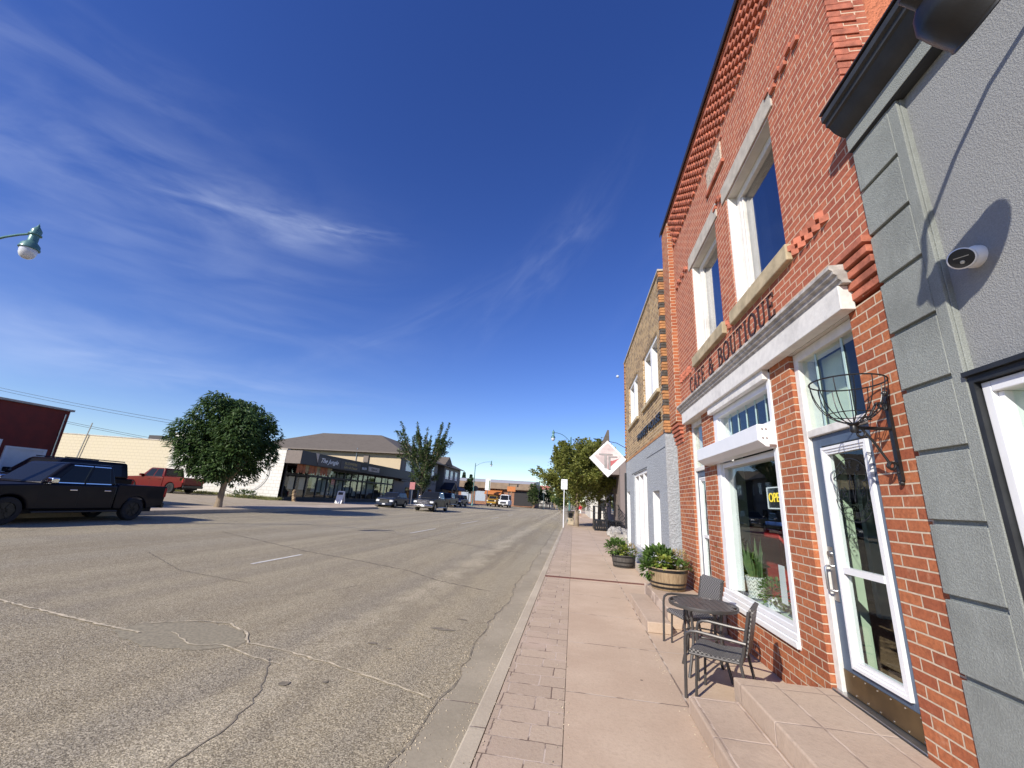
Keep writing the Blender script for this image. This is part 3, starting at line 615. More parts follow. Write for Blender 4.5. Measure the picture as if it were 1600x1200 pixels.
# lettering
def arc(cx, cz, rx, rz_, a0, a1, n=14): return [(cx+rx*math.cos(rad(a0+(a1-a0)*i/n)), cz+rz_*math.sin(rad(a0+(a1-a0)*i/n))) for i in range(n+1)]
def stroke(mb, pts, w, tr, axis, a, b):
    n = len(pts); Lf, Rt = [], []; ws = w if isinstance(w, list) else [w]*n
    for i in range(n):
        p = Vector(pts[i]); t = (Vector(pts[min(i+1, n-1)])-Vector(pts[max(i-1, 0)])).normalized(); q = Vector((-t.y, t.x))*ws[i]/2
        Lf.append(tr(p+q)); Rt.append(tr(p-q))
    for i in range(n-1): mb.prism([Lf[i], Lf[i+1], Rt[i+1], Rt[i]], axis, a, b)
TH, TN, SF = .105, .05, .042
def serif(x, z, w=.2): return ([(x-w/2, z), (x+w/2, z)], SF)
GLY = {
 'C': (.62, [(arc(.36,.5,.31,.5,62,298,20), [TN+.07*math.sin(math.pi*i/20) for i in range(21)]), ([(.51,.78),(.51,.95)], .05)]),
 'A': (.66, [([(.1,.02),(.33,1.0)], TN), ([(.31,1.0),(.56,.02)], TH), ([(.18,.36),(.46,.36)], TN), serif(.1,.02), serif(.56,.02)]),
 'F': (.56, [([(.14,0),(.14,1)], TH), ([(.04,.975),(.5,.975)], SF), ([(.14,.52),(.40,.52)], SF), ([(.49,.80),(.49,.99)], .05), ([(.40,.43),(.40,.61)], .04), serif(.14,.02,.24)]),
 'E': (.58, [([(.14,0),(.14,1)], TH), ([(.04,.975),(.50,.975)], SF), ([(.14,.52),(.40,.52)], SF), ([(.04,.025),(.52,.025)], SF), ([(.49,.80),(.49,.99)], .05), ([(.40,.43),(.40,.61)], .04), ([(.51,.01),(.51,.22)], .05)]),
 '&': (.8, [(arc(.33,.76,.15,.2,-60,230,16), .075), ([(.23,.62),(.40,.38),(.66,.02)], TH), (arc(.32,.26,.25,.26,150,330,14), .085), ([(.11,.4),(.22,.55),(.40,.62)], .07), ([(.53,.13),(.64,.35),(.72,.46)], .06), serif(.66,.46,.18), serif(.68,.02,.16)]),
 'B': (.62, [([(.14,0),(.14,1)], TH), (arc(.28,.755,.22,.225,90,-90,12), [SF+.065*math.sin(math.pi*i/12) for i in range(13)]), (arc(.30,.27,.26,.25,90,-90,12), [SF+.075*math.sin(math.pi*i/12) for i in range(13)]), ([(.04,.98),(.29,.98)], SF), ([(.14,.525),(.30,.525)], SF), ([(.04,.02),(.31,.02)], SF)]),
 'O': (.72, [(arc(.36,.5,.30,.5,90,270,18), [TN+.075*math.sin(math.pi*i/18) for i in range(19)]), (arc(.36,.5,.30,.5,90,-90,18), [TN+.075*math.sin(math.pi*i/18) for i in range(19)])]),
 'U': (.68, [([(.14,.98),(.14,.32)], TH), (arc(.34,.30,.20,.29,180,360,14), [TH-.05*i/14 for i in range(15)]), ([(.54,.30),(.54,.98)], TN), serif(.14,.98,.24), serif(.54,.98,.2)]),
 'T': (.62, [([(.31,0),(.31,1)], TH), ([(.05,.975),(.57,.975)], SF), ([(.06,.80),(.06,.99)], .05), ([(.56,.80),(.56,.99)], .05), serif(.31,.02,.26)]),
 'I': (.34, [([(.17,0),(.17,1)], TH), serif(.17,.98,.26), serif(.17,.02,.26)]),
 'Q': (.72, [(arc(.36,.5,.30,.5,90,270,18), [TN+.075*math.sin(math.pi*i/18) for i in range(19)]), (arc(.36,.5,.30,.5,90,-90,18), [TN+.075*math.sin(math.pi*i/18) for i in range(19)]), ([(.34,.08),(.48,-.06),(.70,-.20)], .085)]),
 ' ': (.42, [])}
txt = 'CAFE & BOUTIQUE'; H_ = .285; tot_ = sum(GLY[c][0]+.1 for c in txt); y0_, y1_ = 8.02, 4.50; sx_ = (y0_-y1_)/tot_; pos = 0
let = MB()
for c in txt:
    wd, st = GLY[c]; one = MB()
    for i, (pts, w_) in enumerate(st):
        tr = lambda p, o=pos: (y0_-(o+p.x)*sx_, 3.82+p.y*H_)
        stroke(let, pts, w_, tr, 'x', 2.186-.0006*i, 2.1995)
    pos += wd+.1
M['letter'] = plain('dark_rust_lettering', (.045,.02,.016), .6, var=.2)
part(let, 'lettering', 'letter', bb)
# decal on the cafe door glass
dc = MB(); cy, cz = 3.86, 1.90
def onglass(p): return (cy-p.x, cz+p.y)
stroke(dc, arc(0,0,.255,.255,22,158,26), .007, onglass, 'x', 2.2805, 2.2815); stroke(dc, arc(0,0,.255,.255,196,344,26), .007, onglass, 'x', 2.2805, 2.2815)
def arctext(mb, s, r, a0, a1, size, flip=False):
    for i, ch in enumerate(s):
        if ch == ' ': continue
        a = a0+(a1-a0)*i/max(1, len(s)-1); ca, sa = math.cos(rad(a)), math.sin(rad(a)); wd, st = GLY[ch]
        rt = Vector((sa,-ca)) if not flip else Vector((-sa,ca)); up = Vector((ca,sa)) if not flip else Vector((-ca,-sa))
        for pts, w_ in st: stroke(mb, pts, [x*1.3 for x in w_] if isinstance(w_, list) else w_*1.3, lambda p: onglass(Vector((ca,sa))*r+rt*((p.x-wd/2)*size)+up*((p.y-.5)*size)), 'x', 2.2805, 2.2815)
arctext(dc, 'CAFE &', .205, 128, 58, .055); arctext(dc, 'CAFE & BOUTIQUE', .200, 204, 336, .042, True)
SCR = [[(-.24,.10),(-.10,.16)], [(-.19,.14),(-.21,.0),(-.23,-.10)], [(-.16,.10),(-.19,-.06),(-.165,.0),(-.14,.01),(-.135,-.06)], [(-.115,-.03),(-.09,-.01),(-.10,.02),(-.12,-.01),(-.115,-.05),(-.08,-.05)],
       [(-.06,-.10),(-.035,.02),(-.01,.12),(.0,.08),(.01,-.10),(.03,-.02),(.055,.12),(.06,.14)], [(.07,-.03),(.095,.0),(.09,.03),(.07,.0),(.075,-.045),(.11,-.04)], [(.11,-.04),(.14,.02),(.145,-.03),(.125,-.05)], [(.19,.14),(.175,.02),(.165,-.09)], [(.13,.06),(.24,.085)]]
for s_ in SCR:
    p_ = []
    for i in range(len(s_)-1):
        for t in range(4):
            k = t/4; P0, P1, P2, P3 = (Vector(s_[max(i-1, 0)]), Vector(s_[i]), Vector(s_[i+1]), Vector(s_[min(i+2, len(s_)-1)]))
            p_.append(.5*((2*P1)+(P2-P0)*k+(2*P0-5*P1+4*P2-P3)*k*k+(3*P1-P0-3*P2+P3)*k*k*k))
    p_.append(Vector(s_[-1])); stroke(dc, p_, .0075, onglass, 'x', 2.2800, 2.2804)
sub(dc, 'decal', 'black_trim', dr)
# interior
part(MB().box(2.43,3.06,.24,8,9.24,.27), 'room_floor', 'room_floor', bb)
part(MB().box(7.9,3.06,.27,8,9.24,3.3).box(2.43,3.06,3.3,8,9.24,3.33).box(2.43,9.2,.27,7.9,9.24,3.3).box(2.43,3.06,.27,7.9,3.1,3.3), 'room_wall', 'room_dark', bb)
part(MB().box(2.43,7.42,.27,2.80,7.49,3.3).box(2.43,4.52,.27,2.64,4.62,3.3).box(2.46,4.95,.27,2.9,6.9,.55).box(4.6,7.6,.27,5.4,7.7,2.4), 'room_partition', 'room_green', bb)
for a in ((3.46,3.60),(4.0,4.36)): pass
part(MB().box(2.46,4.02,2.45,2.47,4.33,3.2).box(2.46,3.5,2.45,2.47,3.57,3.2), 'curtain', 'curtain', bb)
# ---------------------------------------------------------------- tan brick building
tb = thing('tapestry_brick_building', 'two-storey tan rough brick building with pale gray stucco ground floor', 'building', (2.0,13,0))
TX = 2.0; Y0, Y1 = 9.45, 16.6
wins = ((9.98,12.15,4.45,6.0),(13.25,15.4,4.45,6.0))
mb = MB()
mb.box(TX,Y0,3.36,2.3,wins[0][0],7.35).box(TX,wins[0][1],3.36,2.3,wins[1][0],7.35).box(TX,wins[1][1],3.36,2.3,Y1,7.35)
for a, b, c, d in wins: mb.box(TX,a,3.36,2.3,b,c-.1).box(TX,a,d,2.3,b,7.35)
mb.box(2.3,Y0+.001,3.36,12,Y0+.2,7.35)
part(mb, 'upper_wall', 'brick_tan', tb)
rq = random.Random(11); mb = MB(); mk = MB()
for i in range(58):
    z = 3.30+i*.0695
    (mk if (i*7) % 5 in (0,3) else mb).box(1.985-rq.uniform(0,.02),Y0-.02,z,2.21,Y0+.1,z+.058)
part(mb, 'corner_quoin', 'brick_quoin', tb, bevel=.004); part(mk, 'dark_quoin', 'brick_black', tb, bevel=.004)
mb = MB()
for i in range(34): mb.box(TX-.03,Y1-.22+(.08 if i % 2 else 0),3.4+i*.118,TX+.02,Y1+.015,3.4+i*.118+.075)
part(mb, 'end_quoin', 'brick_quoin', tb)
part(MB().box(1.96,Y0-.03,7.352,2.36,Y1+.04,7.40), 'parapet_cap', 'lintel', tb)
part(MB().box(1.98,Y0-.04,3.30,2.1,Y1,3.358), 'belt_course', 'brick_quoin', tb)
mb = MB()
def wallrun(mb, x0, x1, y0, y1, z0, z1, holes):
    y = y0
    for a, b, c, d in holes:
        mb.box(x0,y,z0,x1,a,z1)
        if c > z0: mb.box(x0,a,z0,x1,b,c)
        mb.box(x0,a,d,x1,b,z1); y = b
    mb.box(x0,y,z0,x1,y1,z1)
wallrun(mb, 1.99, 2.35, Y0, Y1, 0, 3.298, ((10.3,11.2,.2,2.08),(11.95,14.5,.46,2.72),(15.55,16.4,.15,2.2)))
part(mb, 'ground_floor_wall', 'stucco_light', tb)
part(MB().box(2.35,Y0+.001,0,12,Y0+.2,3.298).box(11.8,Y0+.2,0,12,Y1,7.3).box(2.3,Y1-.1,0,11.8,Y1,7.3).box(2.3,Y0+.2,7.2,11.8,Y1-.1,7.25), 'side_wall', 'stucco_light', tb)
part(MB().box(1.984,11.9,2.74,1.989,14.9,2.76).box(1.984,9.46,2.98,1.989,11.9,2.993), 'stucco_reveal', 'black_trim', tb)
for a, b, c, d in wins:
    ym = (a+b)/2
    w = part(MB().box(2.05,a,c,2.25,a+.13,d).box(2.05,b-.13,c,2.25,b,d).box(2.05,ym-.12,c,2.25,ym+.12,d).box(2.05,a+.13,d-.12,2.25,ym-.12,d).box(2.05,ym+.12,d-.12,2.25,b-.13,d).box(2.08,a+.13,c,2.25,ym-.12,c+.1).box(2.08,ym+.12,c,2.25,b-.13,c+.1), 'window', 'white', tb, bevel=.01)
    sub(MB().box(2.19,a+.13,c+.1,2.2,ym-.12,d-.12).box(2.19,ym+.12,c+.1,2.2,b-.13,d-.12), 'pane', 'glass_dark', w)
    sub(MB().box(1.93,a-.12,c-.098,2.25,b+.12,c-.005), 'sill', 'stone', w, bevel=.01)
    sub(MB().box(2.3,a,c,2.32,b,d), 'blind', 'room_dark', w)
w = part(MB().box(2.03,11.95,.46,2.3,12.08,2.72).box(2.03,14.37,.46,2.3,14.5,2.72).box(2.03,12.7,.46,2.3,12.86,2.62).box(2.03,13.55,.46,2.3,13.71,2.62).box(2.03,12.08,2.62,2.3,14.37,2.72).box(2.03,12.08,.46,2.3,12.7,.56).box(2.03,12.86,.46,2.3,13.55,.56).box(2.03,13.71,.46,2.3,14.37,.56), 'shop_window', 'white', tb, bevel=.008)
sub(MB().box(2.2,12.08,.56,2.205,14.37,2.62), 'pane', 'glass', w)
M['drape'] = plain('red_white_drape', (.45,.2,.2), .9, var=.25, vs=3)
sub(MB().box(2.45,12.0,1.75,2.47,14.4,2.65).box(2.45,12.0,.5,2.455,14.4,.52), 'drape', 'drape', w)
dd = part(MB().box(2.28,10.3,.2,2.34,11.2,2.08).box(2.0,11.14,.2,2.28,11.198,2.08).box(2.0,10.302,.2,2.28,10.34,2.08), 'door', 'white', tb, bevel=.006)
sub(MB().blob((2.26,10.42,1.15), .03), 'handle', 'steel', dd)
part(MB().box(2.2,15.55,.15,2.26,16.4,2.2).box(2.0,16.34,.15,2.2,16.4,2.2), 'side_door', 'white', tb)
for i, s_ in enumerate(('MARKET HOUSE',)):
    text('lettering', s_, .40, 'black', tb, Matrix.Translation((-2.0,-13,0)) @ face_mtx((1.97,11.55,3.74), (0,-1,0), (0,0,1)) @ Matrix.Diagonal((1.22,.72,1,1)), .03)
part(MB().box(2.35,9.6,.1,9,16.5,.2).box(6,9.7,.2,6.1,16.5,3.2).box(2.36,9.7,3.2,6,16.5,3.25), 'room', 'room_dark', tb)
tag(MB().box(1.74,9.05,.002,1.985,12.75,.17).build('concrete_ledge', 'concrete', bevel=.012), 'low pale concrete ledge along the gray stucco wall behind the barrel', 'ledge')
# diamond sign
ds = thing('hanging_sign', 'white diamond sign with a large gray monogram hung from the tan brick building', 'sign', (1.3,16.3,3.3))
dcx, dcz, dh = 1.28, 3.40, .70
def dia(h): return [(dcx-h, dcz), (dcx, dcz-h), (dcx+h, dcz), (dcx, dcz+h)]
M['sign_face'] = plain('pale_pink_sign_face', (.62,.52,.52), .5, var=.25, vs=2.2); M['sign_grey'] = plain('sign_gray', (.30,.28,.28), .5); M['sign_red'] = plain('sign_red', (.45,.12,.13), .5)
part(MB().prism(dia(dh), 'y', 16.3, 16.38), 'sign_board', 'vinyl', ds, bevel=.008)
k = .70; c1 = Vector((dcx, dcz))
d45 = lambda a, b: (dcx+(a-b)*.7071*dh, dcz+(a+b)*.7071*dh)     # a: toward upper right edge, b: toward upper left edge
part(MB().prism([d45(-.42,-.42), d45(.62,-.42), d45(.62,.62), d45(-.42,.62)], 'y', 16.293, 16.299), 'sign_face', 'sign_face', ds)
part(MB().prism([d45(-.40,-.40), d45(.45,-.40), d45(.1,-.25), d45(-.05,-.1)], 'y', 16.2895, 16.2925), 'red_corner', 'sign_red', ds)
part(MB().box(dcx-.33,16.28,dcz+.13,dcx+.18,16.289,dcz+.19).box(dcx-.13,16.28,dcz-.36,dcx-.03,16.2885,dcz+.13).box(dcx+.02,16.28,dcz-.42,dcx+.10,16.2888,dcz+.05).box(dcx+.02,16.28,dcz+.05,dcx+.36,16.2885,dcz+.10), 'monogram', 'sign_grey', ds)
part(MB().tube([(dcx+dh-.02,16.34,dcz),(2.0,16.34,dcz)], .025).tube([(dcx,16.34,dcz+dh-.02),(dcx+.35,16.34,dcz+.62),(2.0,16.34,dcz+.42)], .012), 'bracket', 'black', ds)
part(MB().box(1.93,16.42,.9,1.985,16.56,2.9), 'conduit', 'black_trim', tb)

# ---------------------------------------------------------------- further right: taupe building, stone wall, stair
M['taupe'] = stucco('taupe_stucco', (.24,.20,.185), 30, .3); M['offwhite'] = stucco('off_white_wall', (.62,.60,.54), 20, .2)
tp = thing('taupe_building', 'plain taupe stucco building behind the black metal stair', 'building', (6,36,0))
part(MB().box(3.3,31,0,14,46,5.0), 'wall', 'taupe', tp); part(MB().box(3.2,30.9,5.002,14.1,46.1,5.2), 'parapet_cap', 'flash', tp)
part(MB().prism([(2.15,4.8),(2.7,4.8),(2.62,7.25),(2.5,7.3),(2.1,6.3)], 'y', 32, 34), 'roof_fin', 'shingle', tp)
part(MB().box(2.2,31.5,3.9,3.298,33.9,4.79), 'porch_roof', 'taupe', tp)
part(MB().box(3.27,36,1,3.299,38,2.6), 'window', 'glass_dark', tp)
wb = thing('white_building', 'white low building far along the right sidewalk', 'building', (6,65,0))
part(MB().box(2.2,56,0,12,80,3.6), 'wall', 'offwhite', wb); part(MB().box(2.1,55.9,3.602,12.1,80.1,3.8), 'roof', 'flash', wb)
part(MB().box(2.17,60,.8,2.199,62.5,2.6).box(2.17,66,.8,2.199,68.5,2.6).box(3.2,55.97,1,4.4,55.999,2.4), 'window', 'black_trim', wb)
def rubble(name, x0, x1, y0, y1, h, mat, n, rng):
    mb = MB()
    for i in range(n):
        c = (rng.uniform(x0,x1), rng.uniform(y0,y1), rng.uniform(.05,h)); r = rng.uniform(.14,.24)
        mb.blob(c, (r,r*1.2,r*.8), 7, 5, .18, rng)
    mb.box(x0,y0,0,x1,y1,h*.9); return mb
M['rubble'] = plain('pale_fieldstone', (.33,.31,.28), .85, var=.3, vs=4, bs=.5, bscale=25)
tag(rubble('stone_wall', 2.12, 2.9, 22.0, 26.6, .38, 'rubble', 110, random.Random(4)).build('stone_wall', 'rubble'), 'low wall of pale rough fieldstones at the foot of the metal stair', 'wall')
ms = thing('metal_stair', 'black metal entrance stair with railings in front of the taupe building', 'stair', (2.2,30,0))
part(MB().box(1.45,30.0,.62,3.3,32.6,.68), 'landing', 'black', ms)
mb = MB()
for i in range(13): mb.box(1.46+i*.145,29.99,.06,1.46+i*.145+.115,30.02,.62)
for i in range(18): mb.box(1.445,30.03+i*.145,.06,1.47,30.03+i*.145+.115,.62)
part(mb, 'skirt_panel', 'black', ms)
mb = MB()
for x, y in ((1.48,30.03),(1.48,31.3),(1.48,32.55),(2.3,30.03)): mb.tube([(x,y,0),(x,y,1.62)], .03, 8)
mb.tube([(1.48,32.55,1.6),(1.48,30.03,1.6),(2.3,30.03,1.6)], .025, 8).tube([(1.48,32.55,1.15),(1.48,30.03,1.15),(2.3,30.03,1.15)], .018, 8)
part(mb, 'landing_rail', 'black', ms)
mb = MB()
for x in (2.05,3.05):
    A, B = Vector((x,26.2,.95)), Vector((x,30.1,1.75))
    for dz, r in ((0,.028),(-.22,.018),(-.44,.018),(-.66,.018)): mb.tube([A+Vector((0,0,dz)), B+Vector((0,0,dz))], r, 6)
    for i in range(7): p = A.lerp(B, i/6); mb.tube([p, p-Vector((0,0,.95))], .018, 6)
    mb.tube([B, B+Vector((0,2.4,0)), B+Vector((0,2.4,-1))], .026, 6)
part(mb, 'stair_rail', 'black', ms)
mb = MB()
for i in range(6): mb.box(2.4,26.4+i*.6,.12+i*.1,3.2,27.0+i*.6,.17+i*.1)
part(mb, 'tread', 'black', ms)

# ---------------------------------------------------------------- steps
def steps(name, label, lo, hi):
    t = thing(name, label, 'steps', ((lo[0]+2.2)/2, (lo[2]+lo[3])/2, 0), group='concrete entrance steps')
    part(MB().box(lo[0],lo[2],.002,lo[1],lo[3],.14), 'lower_step', 'step', t, bevel=.012)
    part(MB().box(hi[0],hi[2],.002,hi[1],hi[3],.28 if hi[4] else .279), 'upper_step', 'step', t, bevel=.012); return t
steps('concrete_steps', 'broad pinkish concrete steps below the slate blue cafe door', (1.0,1.408,1.2,4.28), (1.41,2.19,1.2,4.40,1))
steps('concrete_steps', 'pinkish concrete steps behind the bistro table, a barrel planter on top', (1.05,1.378,6.6,8.55), (1.38,2.19,6.9,8.95,0))

# ---------------------------------------------------------------- bistro set
bt = thing('bistro_table', 'round dark slatted metal bistro table between two wicker chairs', 'table', (1.44,5.30,0))
tz, trd = .675, .355
mb = MB()
for i in range(11):
    x0 = -trd+.012+i*(2*trd-.024)/11; x1 = x0+.056; xm = max(abs(x0), abs(x1)); hh = math.sqrt(max(.0004, (trd-.012)**2-min(xm, trd-.013)**2))
    mb.box(1.44+x0,5.3-hh,tz-.008,1.44+x1,5.3+hh,tz)
part(mb, 'tabletop', 'metal_dark', bt, bevel=.002)
part(MB().lathe([(trd-.022,tz-.03),(trd,tz-.03),(trd+.003,tz-.01),(trd,tz+.004),(trd-.014,tz+.004),(trd-.022,tz-.008),(trd-.022,tz-.03)], (1.44,5.3,0), 48, cap=False), 'table_rim', 'metal_dark', bt, smooth=True)
part(MB().lathe([(.03,tz+.001),(.035,tz+.003),(.012,tz+.004)], (1.44,5.3,0), 16), 'umbrella_plug', 'metal_dark', bt)
for a in (40,130,220,310):
    c, s_ = math.cos(rad(a)), math.sin(rad(a))
    part(MB().tube([(1.44+c*.22,5.3+s_*.22,tz-.03),(1.44+c*.19,5.3+s_*.19,.40),(1.44+c*.20,5.3+s_*.20,.30),(1.44+c*.29,5.3+s_*.29,.0)], .016, 8), 'leg', 'metal_dark', bt, smooth=True)
part(MB().tube([(1.44+.19*math.cos(rad(a)), 5.3+.19*math.sin(rad(a)), .38) for a in range(0,361,20)], .008, 6), 'stretcher_ring', 'metal_dark', bt, smooth=True)
def chair(label, loc, ang, s=1.0):
    t = thing('bistro_chair', label, 'chair', loc, rad(ang), 'wicker bistro chairs'); t.scale = (s,s,s)
    sh = .40; w, d = .25, .235   # faces +x
    sub(MB().prism([(-d,sh+.0),(-d+.02,sh+.02),(0,sh+.0),(d-.05,sh+.022),(d-.012,sh+.012),(d,sh-.012),(d-.01,sh-.03),(-d,sh-.022)], 'y', -w+.03, w-.03), 'seat', 'wicker', t, smooth=True)
    sub(MB().prism([(-d-.006,sh+.05),(-d-.075,sh+.43),(-d-.10,sh+.47),(-d-.135,sh+.455),(-d-.115,sh+.41),(-d-.045,sh+.05)], 'y', -w+.035, w-.035), 'backrest', 'wicker', t, smooth=True)
    sub(MB().tube([(d-.02,-w+.02,sh-.02),(d-.02,w-.02,sh-.02),(-d+.02,w-.02,sh-.01),(-d+.02,-w+.02,sh-.01),(d-.02,-w+.02,sh-.02)], .012, 8), 'seat_frame', 'metal_dark', t)
    for sgn in (-1,1):
        y = sgn*(w+.012)
        sub(MB().tube([(d+.03,y,0),(d+.015,y,sh+.10),(d,y,sh+.155),(d-.04,y,sh+.182),(d-.10,y,sh+.19),(-d-.05,y,sh+.17)], .0155, 8), 'arm', 'metal_dark', t, smooth=True)
        sub(MB().tube([(-d-.06,sgn*(w-.01),.0),(-d+.01,sgn*(w-.01),sh-.02),(-d-.02,sgn*(w-.01),sh+.08),(-d-.09,sgn*(w-.01),sh+.44)], .0145, 8), 'rear_leg', 'metal_dark', t, smooth=True)
        sub(MB().tube([(d-.07,sgn*(w-.05),sh-.02),(d-.05,sgn*(w-.05),.0)], .013, 8), 'front_leg', 'metal_dark', t, smooth=True)
    return t
chair('dark woven bistro chair nearest the cafe door, its back to the shop window', (1.40,4.72,0), 153, .96)
chair('dark woven bistro chair beyond the round table, backrest facing the camera side', (1.52,6.13,0), 197, .96)

# ---------------------------------------------------------------- plants
M['leaf_green'] = leafmat('bedding_leaf', (.05,.11,.025), (.16,.26,.06)); M['leaf_lime'] = leafmat('lime_leaf', (.2,.28,.05), (.42,.46,.10)); M['leaf_dry'] = leafmat('straw_flower', (.32,.24,.10), (.5,.4,.2)); M['leaf_pale'] = leafmat('pale_flower', (.5,.5,.35), (.72,.72,.6))
def leaf(mb, c, d, up, ln, wd, fold=.25):
    d = d.normalized(); s = d.cross(up); s = s.normalized() if s.length > 1e-4 else Vector((1,0,0)); n = s.cross(d)
    t = c+d*ln; m = c+d*ln*.45
    mb.add([c, m+s*wd/2+n*wd*fold, t, m-s*wd/2+n*wd*fold], [(0,1,2,3)])
def foliage(n, centre, r, ln, wd, rng, shell=.35, up=.5):
    mb = MB()
    for i in range(n):
        v = Vector((rng.gauss(0,1), rng.gauss(0,1), rng.gauss(0,1))).normalized()
        p = Vector(centre)+Vector((v.x*r[0], v.y*r[1], v.z*r[2]))*(shell+(1-shell)*rng.random()**.5)
        d = v+Vector((rng.uniform(-.7,.7), rng.uniform(-.7,.7), rng.uniform(-.2,.8)*up)); k = rng.uniform(.6,1.25)
        leaf(mb, p, d, Vector((rng.uniform(-.4,.4), rng.uniform(-.4,.4), 1)), ln*k, wd*k)
    return mb
def barrel(name, label, x, y, z, rb, rt, h, wood_, hoops, plants, seed):
    t = thing(name, label, 'planter', (x,y,z), group='half barrel planters'); rg = random.Random(seed)
    part(MB().lathe([(rb*.97,0),(rb,.01),(rb+(rt-rb)*.6,h*.45),(rt,h-.01),(rt-.01,h),(rt-.035,h),(rt-.045,h-.05),(.0,h-.05)], (x,y,z), 40), 'barrel', wood_, t, smooth=True)
    for a, b in hoops:
        def rr(u): return rb+(rt-rb)*(u/h*1.33 if u < h*.45 else .6+.4*(u-h*.45)/(h*.55))+.004
        part(MB().lathe([(rr(a)-.01,a),(rr(a),a),(rr(b),b),(rr(b)-.01,b)], (x,y,z), 40, cap=False), 'hoop', 'black', t, smooth=True)
    part(MB().lathe([(rt-.05,h-.045),(0,h-.04)], (x,y,z), 24, cap=False), 'soil', 'soil', t)
    for nm, mat, n, c, r, ln, wd in plants:
        part(foliage(n, (x+c[0], y+c[1], z+h+c[2]), r, ln, wd, rg), nm, mat, t)
    return t
barrel('barrel_planter', 'oak half barrel with dark hoops, green and straw-coloured plants, on the top step', 1.72, 8.45, .282, .285, .345, .36, 'oak', ((.03,.065),(.10,.13),(.30,.345)),
       (('green_plant','leaf_green',420,(-.15,.05,.12),(.26,.26,.2),.11,.075), ('green_plant','leaf_green',160,(-.32,0,-.02),(.14,.2,.16),.10,.07), ('lime_plant','leaf_lime',110,(-.12,-.18,.10),(.12,.1,.1),.10,.07), ('straw_flower','leaf_dry',420,(.22,.02,.14),(.15,.2,.17),.06,.02), ('green_plant','leaf_green',150,(.2,-.02,.02),(.17,.24,.09),.09,.06)), 21)
barrel('barrel_planter', 'dark half barrel with mixed green plants on the sidewalk by the stucco wall', 1.46, 13.05, .003, .29, .335, .33, 'oak_dark', ((.03,.06),(.13,.16),(.27,.315)),
       (('green_plant','leaf_green',430,(-.2,0,.17),(.30,.3,.22),.10,.07), ('lime_plant','leaf_lime',120,(-.02,-.15,.12),(.14,.14,.14),.09,.06), ('pale_flower','leaf_pale',120,(.02,.1,.34),(.16,.2,.12),.05,.035), ('straw_flower','leaf_dry',200,(.24,.02,.1),(.12,.2,.2),.08,.025), ('green_plant','leaf_green',130,(.1,0,.05),(.3,.3,.12),.09,.06)), 22)
# things in the shop window
M['pot_white'] = None
def potmat():
    g = G('patterned_white_pot'); ps = g.n('ShaderNodeSeparateXYZ'); g.t.links.new(g.geo.outputs['Position'], ps.inputs[0])
    a = g.math('MULTIPLY', g.math('ARCTAN2', g.math('SUBTRACT', ps.outputs[1], 6.5), g.math('SUBTRACT', ps.outputs[0], 2.47)), 14/6.2832)
    f = g.math('ABSOLUTE', g.math('SUBTRACT', g.math('FRACT', a), .5))
    st = g.math('FRACT', g.math('ADD', g.math('MULTIPLY', ps.outputs[2], 22.), g.math('MULTIPLY', f, 1.6)))
    k = g.math('MULTIPLY', g.ramp(st, .62, .72), g.ramp(f, .05, .1)); return g.done(g.bsdf(g.mix(k, (.78,.78,.74), (.2,.22,.2)), .5))
M['pot_white'] = potmat(); M['snake'] = leafmat('snake_plant_leaf', (.05,.10,.04), (.13,.2,.08), .1); M['terracotta'] = plain('gray_clay_pot', (.2,.19,.17), .7)
sp_ = thing('snake_plant', 'tall snake plant in a white chevron-patterned pot in the shop window', 'plant', (2.47,6.5,.59)); rg = random.Random(9)
part(MB().lathe([(.095,0),(.125,.26),(.115,.26),(.11,.22),(0,.22)], (2.47,6.5,.59), 36), 'pot', 'pot_white', sp_, smooth=True)
mb = MB()
for i in range(17):
    a = rg.uniform(0,6.28); r = rg.uniform(.01,.09); b = Vector((2.47+r*math.cos(a), 6.5+r*math.sin(a), .80)); tp_ = b+Vector((math.cos(a)*rg.uniform(.02,.14), math.sin(a)*rg.uniform(.02,.14), rg.uniform(.3,.62)))
    s_ = Vector((-math.sin(a+1), math.cos(a+1), 0))*.03; md = b.lerp(tp_, .5)+Vector((rg.uniform(-.02,.02), rg.uniform(-.02,.02), 0))
    mb.add([b-s_*.6, b+s_*.6, md+s_, tp_, md-s_], [(0,1,2,3,4)])
part(mb, 'leaves', 'snake', sp_)
lp = thing('leafy_plant', 'broad-leaved pale green potted plant in the far corner of the shop window', 'plant', (2.52,7.18,.57))
part(MB().lathe([(.12,0),(.15,.22),(.14,.22),(0,.2)], (2.52,7.18,.57), 24), 'pot', 'terracotta', lp, smooth=True)
part(foliage(60, (2.54,7.15,.95), (.2,.2,.22), .2, .15, rg), 'leaves', 'leaf_green', lp)
lp = thing('bushy_plant', 'small bushy reddish-green plant in a pale pot at the near end of the shop window', 'plant', (2.43,5.88,.57))
part(MB().lathe([(.08,0),(.10,.13),(.09,.13),(0,.11)], (2.43,5.88,.57), 24), 'pot', 'vinyl', lp, smooth=True)
part(foliage(300, (2.43,5.88,.76), (.15,.2,.15), .06, .035, rg), 'leaves', 'leaf_green', lp)
rc = thing('counter', 'red counter with a blue tray standing in for an unclear red shape in the shop window', 'counter', (3.7,8.3,.27)); M['red'] = plain('red_panel', (.42,.03,.025), .4); M['blue'] = plain('blue_plastic', (.03,.08,.32), .4)  # counter is a stand-in for an unidentified red shape in the glass
part(MB().box(3.3,7.6,.27,4.1,9.0,1.45), 'cabinet', 'red', rc, bevel=.02); part(MB().box(3.25,7.55,1.452,4.15,9.05,1.49), 'countertop', 'room_dark', rc, bevel=.01); part(MB().box(3.4,7.7,1.492,3.8,8.3,1.56), 'tray', 'blue', rc, bevel=.01)
